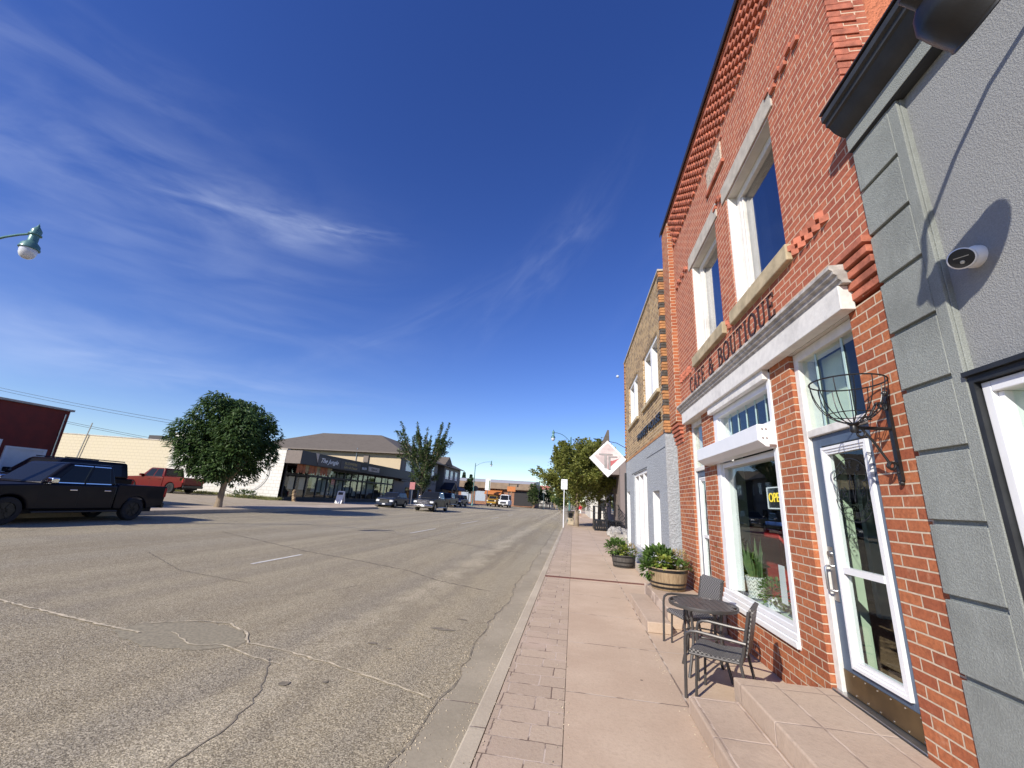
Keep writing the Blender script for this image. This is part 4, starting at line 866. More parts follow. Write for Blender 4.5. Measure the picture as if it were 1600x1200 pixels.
os_ = thing('open_sign', 'black lit sign with white outline and yellow word hung in the shop window', 'sign', (2.36,5.3,1.88))
def emis(name, col, st):
    g = G(name); e = g.n('ShaderNodeEmission'); g.put(e.inputs[0], col); e.inputs[1].default_value = st; return g.done(e)
M['lit_yellow'] = emis('lit_yellow', (1,.72,.08), 1.3); M['lit_white'] = emis('lit_white', (.9,.95,1), .8)
part(MB().box(2.36,5.14,1.72,2.39,5.62,2.0), 'panel', 'black', os_, bevel=.01)
fr = [(5.60,1.74),(5.60,1.98),(5.16,1.98),(5.16,1.74),(5.60,1.74)]
part(MB().tube([(2.352,a,b) for a, b in fr], .007, 6), 'outline', 'lit_white', os_)
text('word', 'OPEN', .15, 'lit_yellow', os_, Matrix.Translation((-2.36,-5.3,-1.88)) @ face_mtx((2.353,5.38,1.86), (0,-1,0), (0,0,1)), .006)
part(MB().tube([(2.37,5.5,2.0),(2.37,5.5,2.3)], .002, 5).tube([(2.37,5.25,2.0),(2.37,5.25,2.3)], .002, 5), 'cord', 'black', os_)
tag(MB().box(2.345,5.36,.72,2.348,5.50,1.12).build('notice', 'vinyl'), 'narrow white notice sheet taped inside the shop window near its right edge', 'notice')
# hanging-basket bracket
hb = thing('basket_bracket', 'empty black wire flower basket on a scrolled iron bracket beside the cafe door', 'basket', (2.2,3.17,2.2))
by = 3.18
part(MB().box(2.178,by-.016,1.93,2.199,by+.016,2.52).blob((2.185,by,2.54), .022, 10, 8).blob((2.185,by,1.915), .016, 8, 6), 'wall_bar', 'black', hb)
def scroll(c, r0, r1, a0, a1, n=26): return [(c[0]+(r0+(r1-r0)*i/n)*math.cos(rad(a0+(a1-a0)*i/n)), by, c[1]+(r0+(r1-r0)*i/n)*math.sin(rad(a0+(a1-a0)*i/n))) for i in range(n+1)]
hx, hz = 1.95, 2.285
tw = MB(); tw.tube([(2.19,by,2.285),(hx-.02,by,hz)], .011, 6)
for i in range(26): x = 2.17-i*.008; tw.blob((x,by,2.285), (.006,.0135,.0135), 6, 4)
part(tw, 'arm', 'black', hb)
part(MB().tube(scroll((2.15,2.445), .012, .032, 300, -60)[::1]+[(2.155,by,2.48),(2.12,by,2.47),(2.05,by,2.345)]+scroll((2.035,2.33), .018, .04, -10, -330)[::-1][:14], .0085, 8), 'upper_scroll', 'black', hb, smooth=True)
part(MB().tube(scroll((1.985,2.245), .010, .034, 60, 420)+[(2.06,by,2.19),(2.13,by,2.055)]+scroll((2.145,2.035), .03, .01, 200, 560), .0085, 8), 'lower_scroll', 'black', hb, smooth=True)
part(MB().tube(scroll((2.15,2.02), .045, .012, -60, 300), .0085, 8), 'foot_scroll', 'black', hb, smooth=True)
rb_ = .225; zt_ = 2.615
part(MB().tube([(hx+rb_*math.cos(rad(a)), by+rb_*math.sin(rad(a)), zt_) for a in range(0,361,8)], .0055, 6), 'rim', 'black', hb, smooth=True)
mb = MB()
for k in range(13):
    a = 2*math.pi*k/13
    mb.tube([(hx+rb_*math.sin(t)*math.cos(a), by+rb_*math.sin(t)*math.sin(a), zt_-.30*(math.cos(t))) for t in [math.pi/2*i/9+.06 for i in range(9)]+[math.pi/2]], .0036, 5)
mb.tube([(hx+.14*math.cos(rad(a)), by+.14*math.sin(rad(a)), zt_-.235) for a in range(0,361,15)], .0036, 5)
part(mb, 'basket_wires', 'black', hb, smooth=True)
part(MB().lathe([(.02,-.045),(.026,-.03),(.02,.0),(.035,.012),(.035,.02),(0,.024)], (hx,by,hz+.012), 14), 'hub', 'black', hb, smooth=True)
# ---------------------------------------------------------------- vehicles
def carpaint(name, col, rough=.35): return plain(name, col, rough, 0, var=.04, spec=.15, coat=.18)
M['paint_black'] = carpaint('black_car_paint', (.006,.006,.010)); M['paint_red'] = carpaint('red_car_paint', (.12,.009,.007)); M['paint_blue'] = carpaint('gray_blue_car_paint', (.02,.028,.05))
M['paint_gray'] = carpaint('dark_gray_car_paint', (.016,.018,.022)); M['paint_navy'] = carpaint('navy_car_paint', (.01,.016,.06)); M['paint_yellow'] = carpaint('yellow_truck_paint', (.38,.22,.03))
M['rubber'] = plain('tyre_rubber', (.018,.018,.018), .85); M['rim'] = plain('alloy_rim', (.32,.32,.33), .35, .9); M['rim_dark'] = plain('dark_rim', (.03,.03,.03), .4, .6)
M['chrome'] = plain('chrome', (.75,.75,.76), .12, 1.0, var=.03); M['car_glass'] = plain('tinted_car_glass', (.012,.014,.018), .06, 0, var=.02, spec=.25); M['head'] = plain('headlight_lens', (.7,.72,.74), .12, 0, var=.1, vs=30); M['tail'] = plain('tail_light', (.35,.01,.01), .25)
def vehicle(name, label, loc, ang, paint, L=5.85, W=2.0, H=1.92, hood=1.14, belt=1.22, cowl=1.25, roof_f=.55, roof_r=-.85, cab_r=-1.05, wb=3.7, fa=1.88, wr=.40, low=.42, pickup=True, rim='rim', grille='chrome', tumble=.17, scale=1., group=None, roofrack=False, bumper='chrome', bed_h=1.28, nosez=.62, rear_x=None):
    t = thing(name, label, 'car' if not pickup else 'pickup truck', loc, rad(ang), group); t.scale = (scale,)*3
    f, r = L/2, -L/2; hw = W/2; ra = fa-wb; ar = wr+.07
    def arch(cx, n=10): return [(cx+ar*math.cos(math.pi*i/n), max(low, wr+ar*math.sin(math.pi*i/n))) for i in range(n+1)]
    back = cab_r if pickup else r
    prof = [(f-.04,low+.05),(f,nosez),(f-.015,hood-.18),(f-.10,hood-.05),(f-.35,hood+.0),(cowl+.35,belt-.02),(cowl,belt),(back,belt+(.02 if pickup else .03)),(back,low)]
    if not pickup: prof = prof[:-2]+[(r+.10,belt+.0),(r+.02,belt-.1),(r-.0,low+.25),(r+.06,low+.02)]+arch(ra)[::-1]
    if not pickup: prof = prof+arch(fa)[::-1]
    else: prof = prof+arch(fa)[::-1]
    # body as one extruded, rounded shell with the sides pulled in at the top of the hood
    body = MB(); ny = 7
    for yy, k in ((-hw,0),(-hw+.05,1),(hw-.05,1),(hw,0)): pass
    body.prism(prof, 'y', -hw, hw); b = sub(body, 'body', paint, t, bevel=.05, seg=3, smooth=True)
    if pickup:
        sidep = [(cab_r-.02,low+.02),(cab_r-.02,bed_h),(r+.03,bed_h),(r,bed_h-.06),(r+.03,low+.12)]+[(x,z) for x,z in arch(ra)[::-1]]
        bd = MB().prism(sidep, 'y', -hw, -hw+.09).prism(sidep, 'y', hw-.09, hw).box(r+.01,-hw+.09,low+.25,r+.08,hw-.09,bed_h-.01).box(cab_r-.08,-hw+.09,low+.3,cab_r-.02,hw-.09,bed_h)
        sub(bd, 'bed', paint, t, bevel=.025, smooth=True)
        sub(MB().box(r+.08,-hw+.09,low+.2,cab_r-.08,hw-.09,low+.32), 'bed_liner', 'rubber', t)
        sub(MB().box(r-.10,-hw+.06,low+.02,r+.02,hw-.06,low+.22), 'rear_bumper', bumper, t, bevel=.03)
    # greenhouse
    zb, zt = belt-.01, H; wt = hw-tumble; wbm = hw-.05
    B = [(cab_r if pickup else r+.22,-wbm,zb),(cowl,-wbm,zb),(cowl,wbm,zb),(cab_r if pickup else r+.22,wbm,zb)]; T = [(roof_r,-wt,zt),(roof_f,-wt,zt),(roof_f,wt,zt),(roof_r,wt,zt)]
    sub(MB().hexa(B+T), 'cab', paint, t, bevel=.09, seg=4, smooth=True)
    def panel(q, u0, u1, v0, v1, off=.008, shrink=None):
        A, Bb, Cc, D = [Vector(x) for x in q]      # bottom A->Bb, top D->Cc
        P = lambda u, v: (A.lerp(Bb, u)).lerp(D.lerp(Cc, u), v)
        n = (Bb-A).cross(D-A).normalized(); pts = [P(u0,v0), P(u1,v0), P(u1,v1), P(u0,v1)]
        return [p-n*.02 for p in pts]+[p+n*off for p in pts]
    right = (B[0],B[1],T[1],T[0]); left = (B[2],B[3],T[3],T[2]); front = (B[1],B[2],T[2],T[1]); rear = (B[3],B[0],T[0],T[3])
    sub(MB().hexa(panel(front,.05,.95,.10,.90)), 'windshield', 'car_glass', t, bevel=.012)
    sub(MB().hexa(panel(rear,.08,.92,.25,.88)), 'rear_window', 'car_glass', t, bevel=.012)
    mid = .47
    for q, fl in ((right, False), (left, True)):
        for a, c in ((.10,mid-.02),(mid+.02,.86)):
            if fl: a, c = 1-c, 1-a
            sub(MB().hexa(panel(q,a,c,.10,.86)), 'side_window', 'car_glass', t, bevel=.015)
            e = [panel(q,a-.008,c+.008,.06,.098,.012), panel(q,a-.008,c+.008,.865,.90,.012)]
            m_ = MB()
            for x in e: m_.hexa(x)
            if pickup: sub(m_, 'window_trim', grille if grille == 'chrome' else 'black', t)
    for sgn in (-1,1):
        y = sgn*hw
        sub(MB().box(cowl-.32,y-sgn*.05,belt+.02,cowl-.12,y+sgn*.2,belt+.20).box(cowl-.24,y-sgn*.12,belt-.02,cowl-.16,y+sgn*.05,belt+.06), 'mirror', 'chrome' if pickup and grille == 'chrome' else paint, t, bevel=.04, seg=3, smooth=True)
        for hx_ in (cowl-1.02, cab_r+.22 if pickup else cowl-2.0): sub(MB().box(hx_,y-sgn*.01,belt-.20,hx_+.22,y+sgn*.035,belt-.155), 'door_handle', 'chrome' if grille == 'chrome' else paint, t, bevel=.012)
        m_ = MB()
        for sx_ in (cowl-.05, cowl-1.12, cab_r+.12 if pickup else cowl-2.05): m_.box(sx_-.006,y-sgn*.02,low+.10,sx_+.006,y+sgn*.002,belt-.03)
        sub(m_, 'door_seam', 'rubber', t)
        sub(MB().prism([(f-.30,hood-.13),(f+.005,hood-.20),(f+.012,hood-.36),(f-.16,hood-.36)], 'y', y-sgn*.34, y+sgn*.008), 'headlight', 'head', t, bevel=.02, smooth=True)
        sub(MB().box(r-.012,y-sgn*.16,(bed_h if pickup else belt)-.42,r+.10,y+sgn*.008,(bed_h if pickup else belt)-.06), 'taillight', 'tail', t, bevel=.02)
        if pickup: sub(MB().box(ra+ar+.12,y-sgn*.10,low-.10,fa-ar-.12,y+sgn*.05,low-.04), 'running_board', bumper, t, bevel=.02)
        for cx in (fa, ra):
            w = sub(MB().lathe([(wr*.62,-.13),(wr*.92,-.135),(wr,-.10),(wr*1.0,.10),(wr*.92,.135),(wr*.62,.13)], (0,0,0), 30, 'y', cap=False), 'wheel', 'rubber', t, smooth=True); w.location = (cx,y-sgn*.14,wr)
            rm = MB().lathe([(wr*.64,.10*sgn),(wr*.62,.125*sgn),(wr*.56,.06*sgn),(0,.05*sgn)], (0,0,0), 30, 'y')
            for k in range(6):
                a = k*math.pi/3; c, s_ = math.cos(a), math.sin(a); d = Vector((c,0,s_)); n_ = Vector((-s_,0,c))
                p = [d*.04-n_*.05, d*wr*.6-n_*.035, d*wr*.6+n_*.035, d*.04+n_*.05]
                rm.hexa([q+Vector((0,.06*sgn,0)) for q in p]+[q+Vector((0,.115*sgn,0)) for q in p])
            sub(rm, 'rim', rim, w, smooth=True)
    gm = MB(); gw = hw-.42
    for i in range(5): z = hood-.46+i*.072; gm.box(f-.02,-gw,z,f+.03,gw,z+.045)
    gm.box(f-.02,-gw-.04,hood-.50,f+.035,-gw,hood-.10).box(f-.02,gw,hood-.50,f+.035,gw+.04,hood-.10).box(f-.02,-gw,hood-.145,f+.035,gw,hood-.10)
    sub(gm, 'grille', grille, t, bevel=.01)
    sub(MB().box(f-.10,-hw+.03,low-.04,f+.09,hw-.03,low+.20), 'front_bumper', bumper, t, bevel=.04, seg=3, smooth=True)
    sub(MB().box(f+.092,-.16,low+.02,f+.10,.16,low+.14), 'licence_plate', 'head', t)
    sub(MB().box(r+.3,-hw+.2,low-.12,f-.3,hw-.2,low+.05), 'chassis', 'rubber', t)
    if roofrack: sub(MB().tube([(roof_r+.1,-wt+.1,H+.05),(roof_f-.1,-wt+.1,H+.05)], .02).tube([(roof_r+.1,wt-.1,H+.05),(roof_f-.1,wt-.1,H+.05)], .02), 'roof_rail', 'black', t)
    return t
vehicle('pickup_truck', 'shiny black crew-cab pickup parked at the far kerb, at the left edge of the photo', (-16.45,11.5,.155), -90, 'paint_black', L=5.95, H=1.93, scale=.935, rim='rim_dark', bumper='black', group='pickup trucks in the street')
vehicle('parked_suv', 'dark SUV with roof rails parked behind the shiny black pickup', (-21.3,14.4,.35), -90, 'paint_black', L=5.1, H=1.86, pickup=False, hood=1.08, belt=1.18, cowl=1.0, roof_f=.35, roof_r=-2.2, cab_r=-2.4, wb=2.95, fa=1.55, grille='black', bumper='black', roofrack=True, group='cars parked along the far side')
vehicle('pickup_truck', 'bright red crew-cab pickup parked against the pale block wall', (-34.2,30.9,.54), 180, 'paint_red', L=5.9, H=1.95, group='pickup trucks in the street', rim='rim_dark', bumper='black', grille='black')
vehicle('pickup_truck', 'dark gray pickup with big chrome grille driving toward the camera', (-14.2,42.0,.115), -90, 'paint_gray', L=5.5, W=1.95, H=1.86, group='pickup trucks in the street')
vehicle('hatchback', 'gray-blue hatchback parked by the dark shopfronts beside the small tree', (-18.7,42.5,.19), -90, 'paint_blue', L=4.2, W=1.75, H=1.52, pickup=False, hood=.92, belt=.96, cowl=1.05, roof_f=.25, roof_r=-1.5, cab_r=-1.8, wb=2.55, fa=1.28, wr=.31, low=.26, grille='black', bumper='paint_blue', group='cars parked along the far side', nosez=.5)
vehicle('parked_suv', 'dark blue SUV parked farthest along the far kerb by the apartments', (-18.2,66.5,.2), -90, 'paint_navy', L=4.8, W=1.9, H=1.75, pickup=False, hood=1.05, belt=1.12, cowl=1.0, roof_f=.35, roof_r=-1.9, cab_r=-2.2, wb=2.8, fa=1.45, wr=.36, grille='black', bumper='black', group='cars parked along the far side')
vehicle('pickup_truck', 'silver-blue pickup parked behind the oncoming dark gray pickup', (-18.0,59.3,.2), -90, 'paint_blue', L=5.5, W=1.95, H=1.86, group='pickup trucks in the street')
yt = vehicle('flatbed_truck', 'yellow truck with dark windshield standing in front of the orange awning', (-16.3,86.5,.17), -90, 'paint_yellow', scale=.85, L=5.6, W=2.2, H=2.5, hood=1.6, belt=1.7, cowl=1.1, roof_f=.8, low=.55, wr=.5, bed_h=1.7, grille='black', bumper='black', rim='rim_dark', tumble=.12)
yt['category'] = 'truck'
vt = vehicle('cargo_van', 'pale van parked beside the yellow truck far down the street', (-13.9,87.0,.13), -90, 'white', L=5.2, W=1.95, H=2.5, pickup=False, hood=1.2, belt=1.3, cowl=1.6, roof_f=.95, roof_r=-2.4, cab_r=-2.4, wb=3.2, fa=1.7, wr=.36, grille='black', bumper='black'); vt['category'] = 'van'

# ---------------------------------------------------------------- far side: red building
M['red_siding'] = plain('dark_red_siding', (.17,.022,.014), .7, var=.15, vs=3)
rb = thing('red_building', 'dark red flat-roofed building with white door at the left edge', 'building', (-24,8,.3))
part(MB().prism([(-12,.3),(16.1,.3),(16.1,4.46),(-12,4.30)], 'x', -33, -24), 'wall', 'red_siding', rb)
part(MB().box(-24.0,12.6,3.2,-23.8,12.9,3.5), 'wall_light', 'black', rb); part(MB().box(-24.0,15.85,1.1,-23.86,16.0,1.7).tube([(-23.93,15.92,1.7),(-23.93,15.92,4.3)], .025, 6), 'meter_box', 'steel', rb); part(MB().tube([(-23.94,10.9,.4),(-23.94,10.9,4.3)], .045, 8), 'downpipe', 'lintel', rb)
part(MB().prism([(-12,4.31),(16.2,4.47),(16.2,4.56),(-12,4.40)], 'x', -33.1, -23.9), 'roof_edge', 'lintel', rb)
g_ = part(MB().box(-24.06,14.35,.45,-23.97,15.62,2.52), 'door', 'white', rb)
sub(MB().box(-24.05,14.26,.45,-23.93,14.35,2.60).box(-24.05,15.62,.45,-23.93,15.70,2.60).box(-24.05,14.35,2.52,-23.93,15.62,2.60), 'door_frame', 'vinyl', g_)
w_ = part(MB().box(-24.05,13.98,1.0,-23.93,14.08,2.84).box(-24.05,11.4,1.0,-23.93,11.5,2.84).box(-24.05,11.5,2.74,-23.93,13.98,2.84).box(-24.05,11.5,1.0,-23.93,13.98,1.1), 'window', 'vinyl', rb)
sub(MB().box(-24.0,11.5,1.1,-23.97,13.98,2.74), 'pane', 'car_glass', w_)
for z in (1.6,2.15): sub(MB().box(-23.969,11.5,z,-23.955,13.98,z+.04), 'glazing_bar', 'vinyl', w_)

# ---------------------------------------------------------------- far side: block-walled shop with dark front
M['canopy'] = plain('dark_canopy_metal', (.022,.02,.024), .55, var=.15); M['canopy_end'] = plain('brown_canopy_side', (.17,.14,.12), .7, var=.1); M['shop_dark'] = plain('dark_shopfront', (.018,.016,.017), .55); M['sign_dark'] = plain('charcoal_sign_panel', (.06,.055,.055), .6)
M['gold'] = plain('gold_lettering', (.42,.32,.12), .5); M['dim_curtain'] = plain('gray_blind', (.40,.37,.33), .85, var=.15, vs=1.2); M['cloth_orange'] = plain('rust_orange_cloth', (.33,.12,.05), .9, var=.25, vs=4); M['cloth_tan'] = plain('tan_cloth', (.3,.24,.12), .9, var=.25, vs=4)
fb = thing('block_shop', 'long one-storey shop with pale painted block side wall and dark canopied front', 'building', (-26,45,.3))
part(MB().prism([(-26,0),(-26,4.86),(-52,5.44),(-80,5.6),(-80,0)], 'y', 34.4, 34.7), 'side_wall', 'block', fb)
part(MB().prism([(-25.9,4.865),(-52,5.445),(-52,5.53),(-25.9,4.95)], 'y', 34.35, 34.75), 'wall_cap', 'lintel', fb)
part(MB().box(-80,34.7,4.4,-26,60,4.5).box(-26.2,34.7,3.7,-26,60,4.6).box(-26.4,34.42,.2,-26.0,34.75,3.7), 'roof', 'canopy', fb)
part(MB().box(-26,34.42,3.66,-24.4,60,4.86).box(-26,60,3.4,-25.5,62,4.8), 'canopy', 'canopy', fb, bevel=.02)
part(MB().box(-25.95,34.39,3.68,-24.42,34.415,4.83), 'canopy_side', 'canopy_end', fb)
part(MB().prism([(36.4,4.85),(36.95,4.85),(36.95,3.9)], 'x', -24.395, -24.36), 'white_corner', 'lintel', fb)
for y0, y1, mt, nm in ((36.9,40.85,'sign_dark','sign_panel'), (40.95,45.2,'sign_dark','sign_panel'), (45.25,46.9,'shop_dark','sign_panel'), (47.1,50.0,'dim_curtain','sign_panel')):
    s_ = part(MB().box(-24.398,y0,3.75 if y0 < 47 else 3.95,-24.35,y1,4.62 if y0 < 47 else 4.5), nm, mt, fb)
off = Matrix.Translation((26,-45,-.3))
def ftext(nm, s, size, mat, y, z, sh=0., sc=1.): text(nm, s, size, mat, fb, off @ face_mtx((-24.34,y,z), (0,1,0), (0,0,1)) @ Matrix.Diagonal((sc,1,1,1)), .02, 'CENTER', sh)
ftext('lettering', 'The Jungle', .62, 'vinyl', 38.8, 4.25, .45, 1.2); ftext('gold_lettering', 'FLOWERS', .40, 'gold', 43.0, 4.38, 0, 1.5); ftext('gold_lettering', 'Gifts & Decor', .38, 'gold', 43.0, 3.98, .2, 1.3); ftext('lettering', 'SALON', .38, 'vinyl', 46.05, 4.15, 0, .9); ftext('lettering', 'Optical', .36, 'sign_dark', 48.5, 4.22, .2, 1.4)
mb = MB(); pn = MB(); cu_ = MB(); rg = random.Random(31)
ys_ = [34.8,36.4,38.0,39.8,41.6,43.2,44.8,46.4,48.0,49.2,50.4,52.4,54.4,56.4,58.2]
for a, b in zip(ys_, ys_[1:]):
    mb.box(-26.05,a-.07,.3,-25.92,a+.07,3.66)
    pn.box(-26.0,a+.07,.72,-25.98,b-.07,2.66).box(-26.0,a+.07,2.86,-25.98,b-.07,3.5)
    if 39 < a < 51: cu_.box(-26.6,a+.1,.9+rg.uniform(0,.5),-26.58,b-.1,2.6).box(-26.6,a+.1,2.9,-26.58,b-.1,3.3)
    elif rg.random() < .5: cu_.box(-26.8,a+.1,1.4,-26.78,b-.5,2.6)
mb.box(-26.05,34.8,.3,-25.93,58.2,.72).box(-26.05,34.8,2.66,-25.93,58.2,2.86).box(-26.05,34.8,3.5,-25.93,58.2,3.66)
sf = part(mb, 'shopfront_frame', 'shop_dark', fb); sub(pn, 'pane', 'glass', sf); sub(cu_, 'blind', 'dim_curtain', sf)
part(MB().box(-26.02,58.25,.3,-25.9,62,3.4), 'end_wall', 'canopy_end', fb)
part(MB().box(-31,34.8,.28,-26,60,.3).box(-31,34.8,.3,-30.9,60,3.7), 'room', 'room_dark', fb)
m1, m2 = MB(), MB()
for i in range(6):
    y = 34.6+i*.9
    for k in range(8):
        a0, a1 = k/8, (k+1)/8; z0, z1 = 3.62-.75*math.sin(math.pi*a0), 3.62-.75*math.sin(math.pi*a1)
        (m1 if i % 2 else m2).add([(-24.75,y+a0,3.66),(-24.75,y+a1,3.66),(-24.7,y+a1,z1),(-24.7,y+a0,z0)], [(0,1,2,3)])
    m2.add([(-24.69,y-.14,3.66),(-24.69,y+.14,3.66),(-24.66,y+.2,2.85),(-24.66,y-.2,2.85)], [(0,1,2,3)])
part(m1, 'bunting', 'cloth_tan', fb); part(m2, 'bunting', 'cloth_orange', fb)
# painted ring on the block wall
mu = MB(); cx, cz = -30.0, 2.75
for r0, r1 in ((2.0,2.06),(1.9,1.925)):
    for i in range(64):
        a, b = 2*math.pi*i/64, 2*math.pi*(i+1)/64
        mu.add([(cx+r0*1.35*math.cos(a),34.393,cz+r0*math.sin(a)),(cx+r1*1.35*math.cos(a),34.393,cz+r1*math.sin(a)),(cx+r1*1.35*math.cos(b),34.393,cz+r1*math.sin(b)),(cx+r0*1.35*math.cos(b),34.393,cz+r0*math.sin(b))], [(0,1,2,3)])
mu.box(-27.3,34.385,3.62,-26.95,34.393,3.65).box(-26.98,34.385,3.32,-26.95,34.393,3.62).box(-27.3,34.385,3.32,-26.98,34.393,3.35).box(-27.3,34.385,3.35,-27.27,34.393,3.62)
M['faint_grey'] = plain('faint_gray_paint', (.13,.13,.13), .8); part(mu, 'painted_ring', 'faint_grey', fb)
part(MB().tube([(-48.55,34.25,2.0),(-47.95,34.25,6.6)], .05, 8), 'vent_pipe', 'steel', fb)
part(MB().box(-44.2,37,5.0,-42.6,38.5,5.95), 'rooftop_unit', 'sign_dark', fb); part(MB().box(-42.9,38.6,5.0,-40.8,40.2,6.6), 'rooftop_unit', 'offwhite', fb, bevel=.03)
sb = thing('sandwich_board', 'white folding sandwich board standing outside the dark shopfronts', 'sign', (-22.5,38.2,.33))
part(MB().hexa([(-22.85,38.45,.335),(-22.1,38.35,.335),(-22.1,38.40,.335),(-22.85,38.5,.335),(-22.85,38.75,1.5),(-22.1,38.65,1.5),(-22.1,38.69,1.5),(-22.85,38.79,1.5)]), 'front_panel', 'vinyl', sb)
part(MB().hexa([(-22.85,39.05,.335),(-22.1,38.95,.335),(-22.1,39.0,.335),(-22.85,39.1,.335),(-22.85,38.80,1.5),(-22.1,38.70,1.5),(-22.1,38.74,1.5),(-22.85,38.84,1.5)]), 'back_panel', 'vinyl', sb)
part(MB().hexa([(-22.75,38.625,1.15),(-22.2,38.555,1.15),(-22.2,38.60,1.15),(-22.75,38.66,1.15),(-22.75,38.705,1.4),(-22.2,38.63,1.4),(-22.2,38.66,1.4),(-22.75,38.73,1.4)]), 'printed_heading', 'sign_dark', sb)
sg = MB(); rg = random.Random(2)
for i in range(9): sg.blob((-25.0+rg.uniform(-.12,.12), 35.2+rg.uniform(-.1,.1), .4+i*.11), (.18-.008*i,.18-.008*i,.14), 8, 6, .2, rg)
tag(sg.build('log_stump', 'oak', smooth=True), 'upright weathered log stump at the corner of the white block wall', 'log')
# shop-window stock: dark mannequin-like bushes hidden in shade
for i, (y, h, r) in enumerate(((37.3,1.5,.45),(40.6,1.9,.35),(43.6,1.2,.4))):
    pass

# ---------------------------------------------------------------- far side: tan two-storey building and dark apartments
M['tan_stucco'] = stucco('tan_stucco_wall', (.54,.44,.30), 14, .25); M['siding_gray'] = plain('dark_gray_siding', (.085,.08,.08), .7, var=.12); M['siding_light'] = plain('mid_gray_siding', (.15,.14,.135), .7, var=.1); M['awning'] = plain('dark_awning', (.02,.02,.03), .6)
ap = thing('apartment_building', 'two-storey dark gray apartment block with tan side wall and hipped shingle roof', 'building', (-26,78,.3))
part(MB().box(-52,60,.3,-26.01,60.3,7.5), 'side_wall', 'tan_stucco', ap)
part(MB().box(-30,60.3,.3,-26,77.6,7.5).box(-30,81.8,.3,-25.9,94,7.5), 'front_wall', 'siding_light', ap)
part(MB().box(-31,77.6,.3,-27.2,81.8,7.5).box(-26,60.3,3.5,-25.96,77.6,3.9).box(-25.9,81.8,3.5,-25.86,94,3.9).box(-26.0,60.02,.3,-25.97,60.6,7.5), 'dark_panel', 'siding_gray', ap)
part(MB().box(-52,93.7,.3,-30,94,7.5).box(-52,60.3,.3,-51.7,93.7,7.5), 'rear_wall', 'tan_stucco', ap)
rf = MB(); e0, e1, e2, e3, zr0, zr1 = -52.8, -25.2, 59.2, 94.8, 7.52, 11.2
rf.add([(e0,e2,zr0),(e1,e2,zr0),(e1,e3,zr0),(e0,e3,zr0),(-33.5,67.5,zr1),(-33.5,86.5,zr1),(-44.5,67.5,zr1),(-44.5,86.5,zr1)], [(0,1,4,6),(1,2,5,4),(2,3,7,5),(3,0,6,7),(4,5,7,6),(0,3,2,1)])
ro = part(rf, 'roof', 'shingle', ap)
sub(MB().box(e0,e2-.1,zr0-.16,e1+.1,e2,zr0-.0).box(e1,e2,zr0-.16,e1+.1,e3,zr0), 'gutter_board', 'canopy_end', ro).matrix_parent_inverse = Matrix()
gm = MB(); gm.add([(-25.0,79,7.6),(-25.0,84.4,7.6),(-25.0,81.7,9.3),(-32,79,7.6),(-32,84.4,7.6),(-32,81.7,9.3)], [(0,1,2),(0,2,5,3),(2,1,4,5),(3,5,4)])
part(gm, 'gable', 'shingle', ap)
for y0, y1 in ((62.0,64.3),(67.0,68.6),(70.2,72.8),(74.4,75.5),(78.6,81.0),(82.6,84.6),(86.0,87.6),(89.5,91.2)):
    x = -25.99 if y0 < 77 else (-27.19 if y0 < 81 else -25.89)
    w_ = part(MB().box(x,y0,5.0,x+.06,y1,6.8), 'window', 'vinyl', ap)
    m_ = MB(); n_ = 2 if y1-y0 > 1.3 else 1; st_ = (y1-y0-.14)/n_
    for k in range(n_): m_.box(x+.055,y0+.12+k*st_,5.12,x+.068,y0+.12+(k+1)*st_-.1,6.68)
    M['win_sky'] = M.get('win_sky') or plain('sky_tinted_glass', (.42,.48,.56), .15, 0, var=.08, spec=.8)  # opaque pane, the pale blue of reflected sky put into its colour
    sub(m_, 'pane', 'win_sky', w_)
part(MB().prism([(-25.9,3.9),(-24.0,3.0),(-24.0,2.8),(-25.9,2.8)], 'y', 84.5, 94.2), 'awning', 'awning', ap)
part(MB().add([(-23.6,80.5,2.9),(-23.6,84.4,2.9),(-23.6,82.45,4.3),(-26,80.5,2.9),(-26,84.4,2.9),(-26,82.45,4.3)], [(0,1,2),(0,2,5,3),(2,1,4,5)]), 'porch_gable', 'awning', ap)
part(MB().box(-23.7,80.6,.3,-23.5,80.8,2.9).box(-23.7,84.1,.3,-23.5,84.3,2.9).tube([(-23.55,80.5,2.9),(-23.55,82.45,4.25),(-23.55,84.4,2.9)], .09, 6), 'porch_post', 'oak', ap)
for y0 in (63,66.5,70,73.5,86,88.5,91): part(MB().box(-25.99 if y0 < 80 else -25.89,y0,.9,-25.95 if y0 < 80 else -25.85,y0+1.8,2.6), 'ground_window', 'car_glass', ap)
part(MB().box(-32.0,59.75,5.9,-31.2,59.99,6.95), 'wall_vent', 'canopy_end', ap); part(MB().tube([(-33.3,59.9,5.6),(-33.3,59.9,8.0)], .06, 8), 'downpipe', 'steel', ap)
rsn = thing('small_sign', 'small pinkish-red sign on a post beside the dark shopfronts', 'sign', (-20.5,52,.33)); part(MB().tube([(-20.5,52,.33),(-20.5,52,3.0)], .05, 8), 'post', 'steel', rsn); M['pink'] = plain('faded_red_sign', (.42,.16,.16), .6); part(MB().box(-20.85,51.9,2.2,-20.15,51.95,3.1), 'panel', 'pink', rsn, bevel=.01)
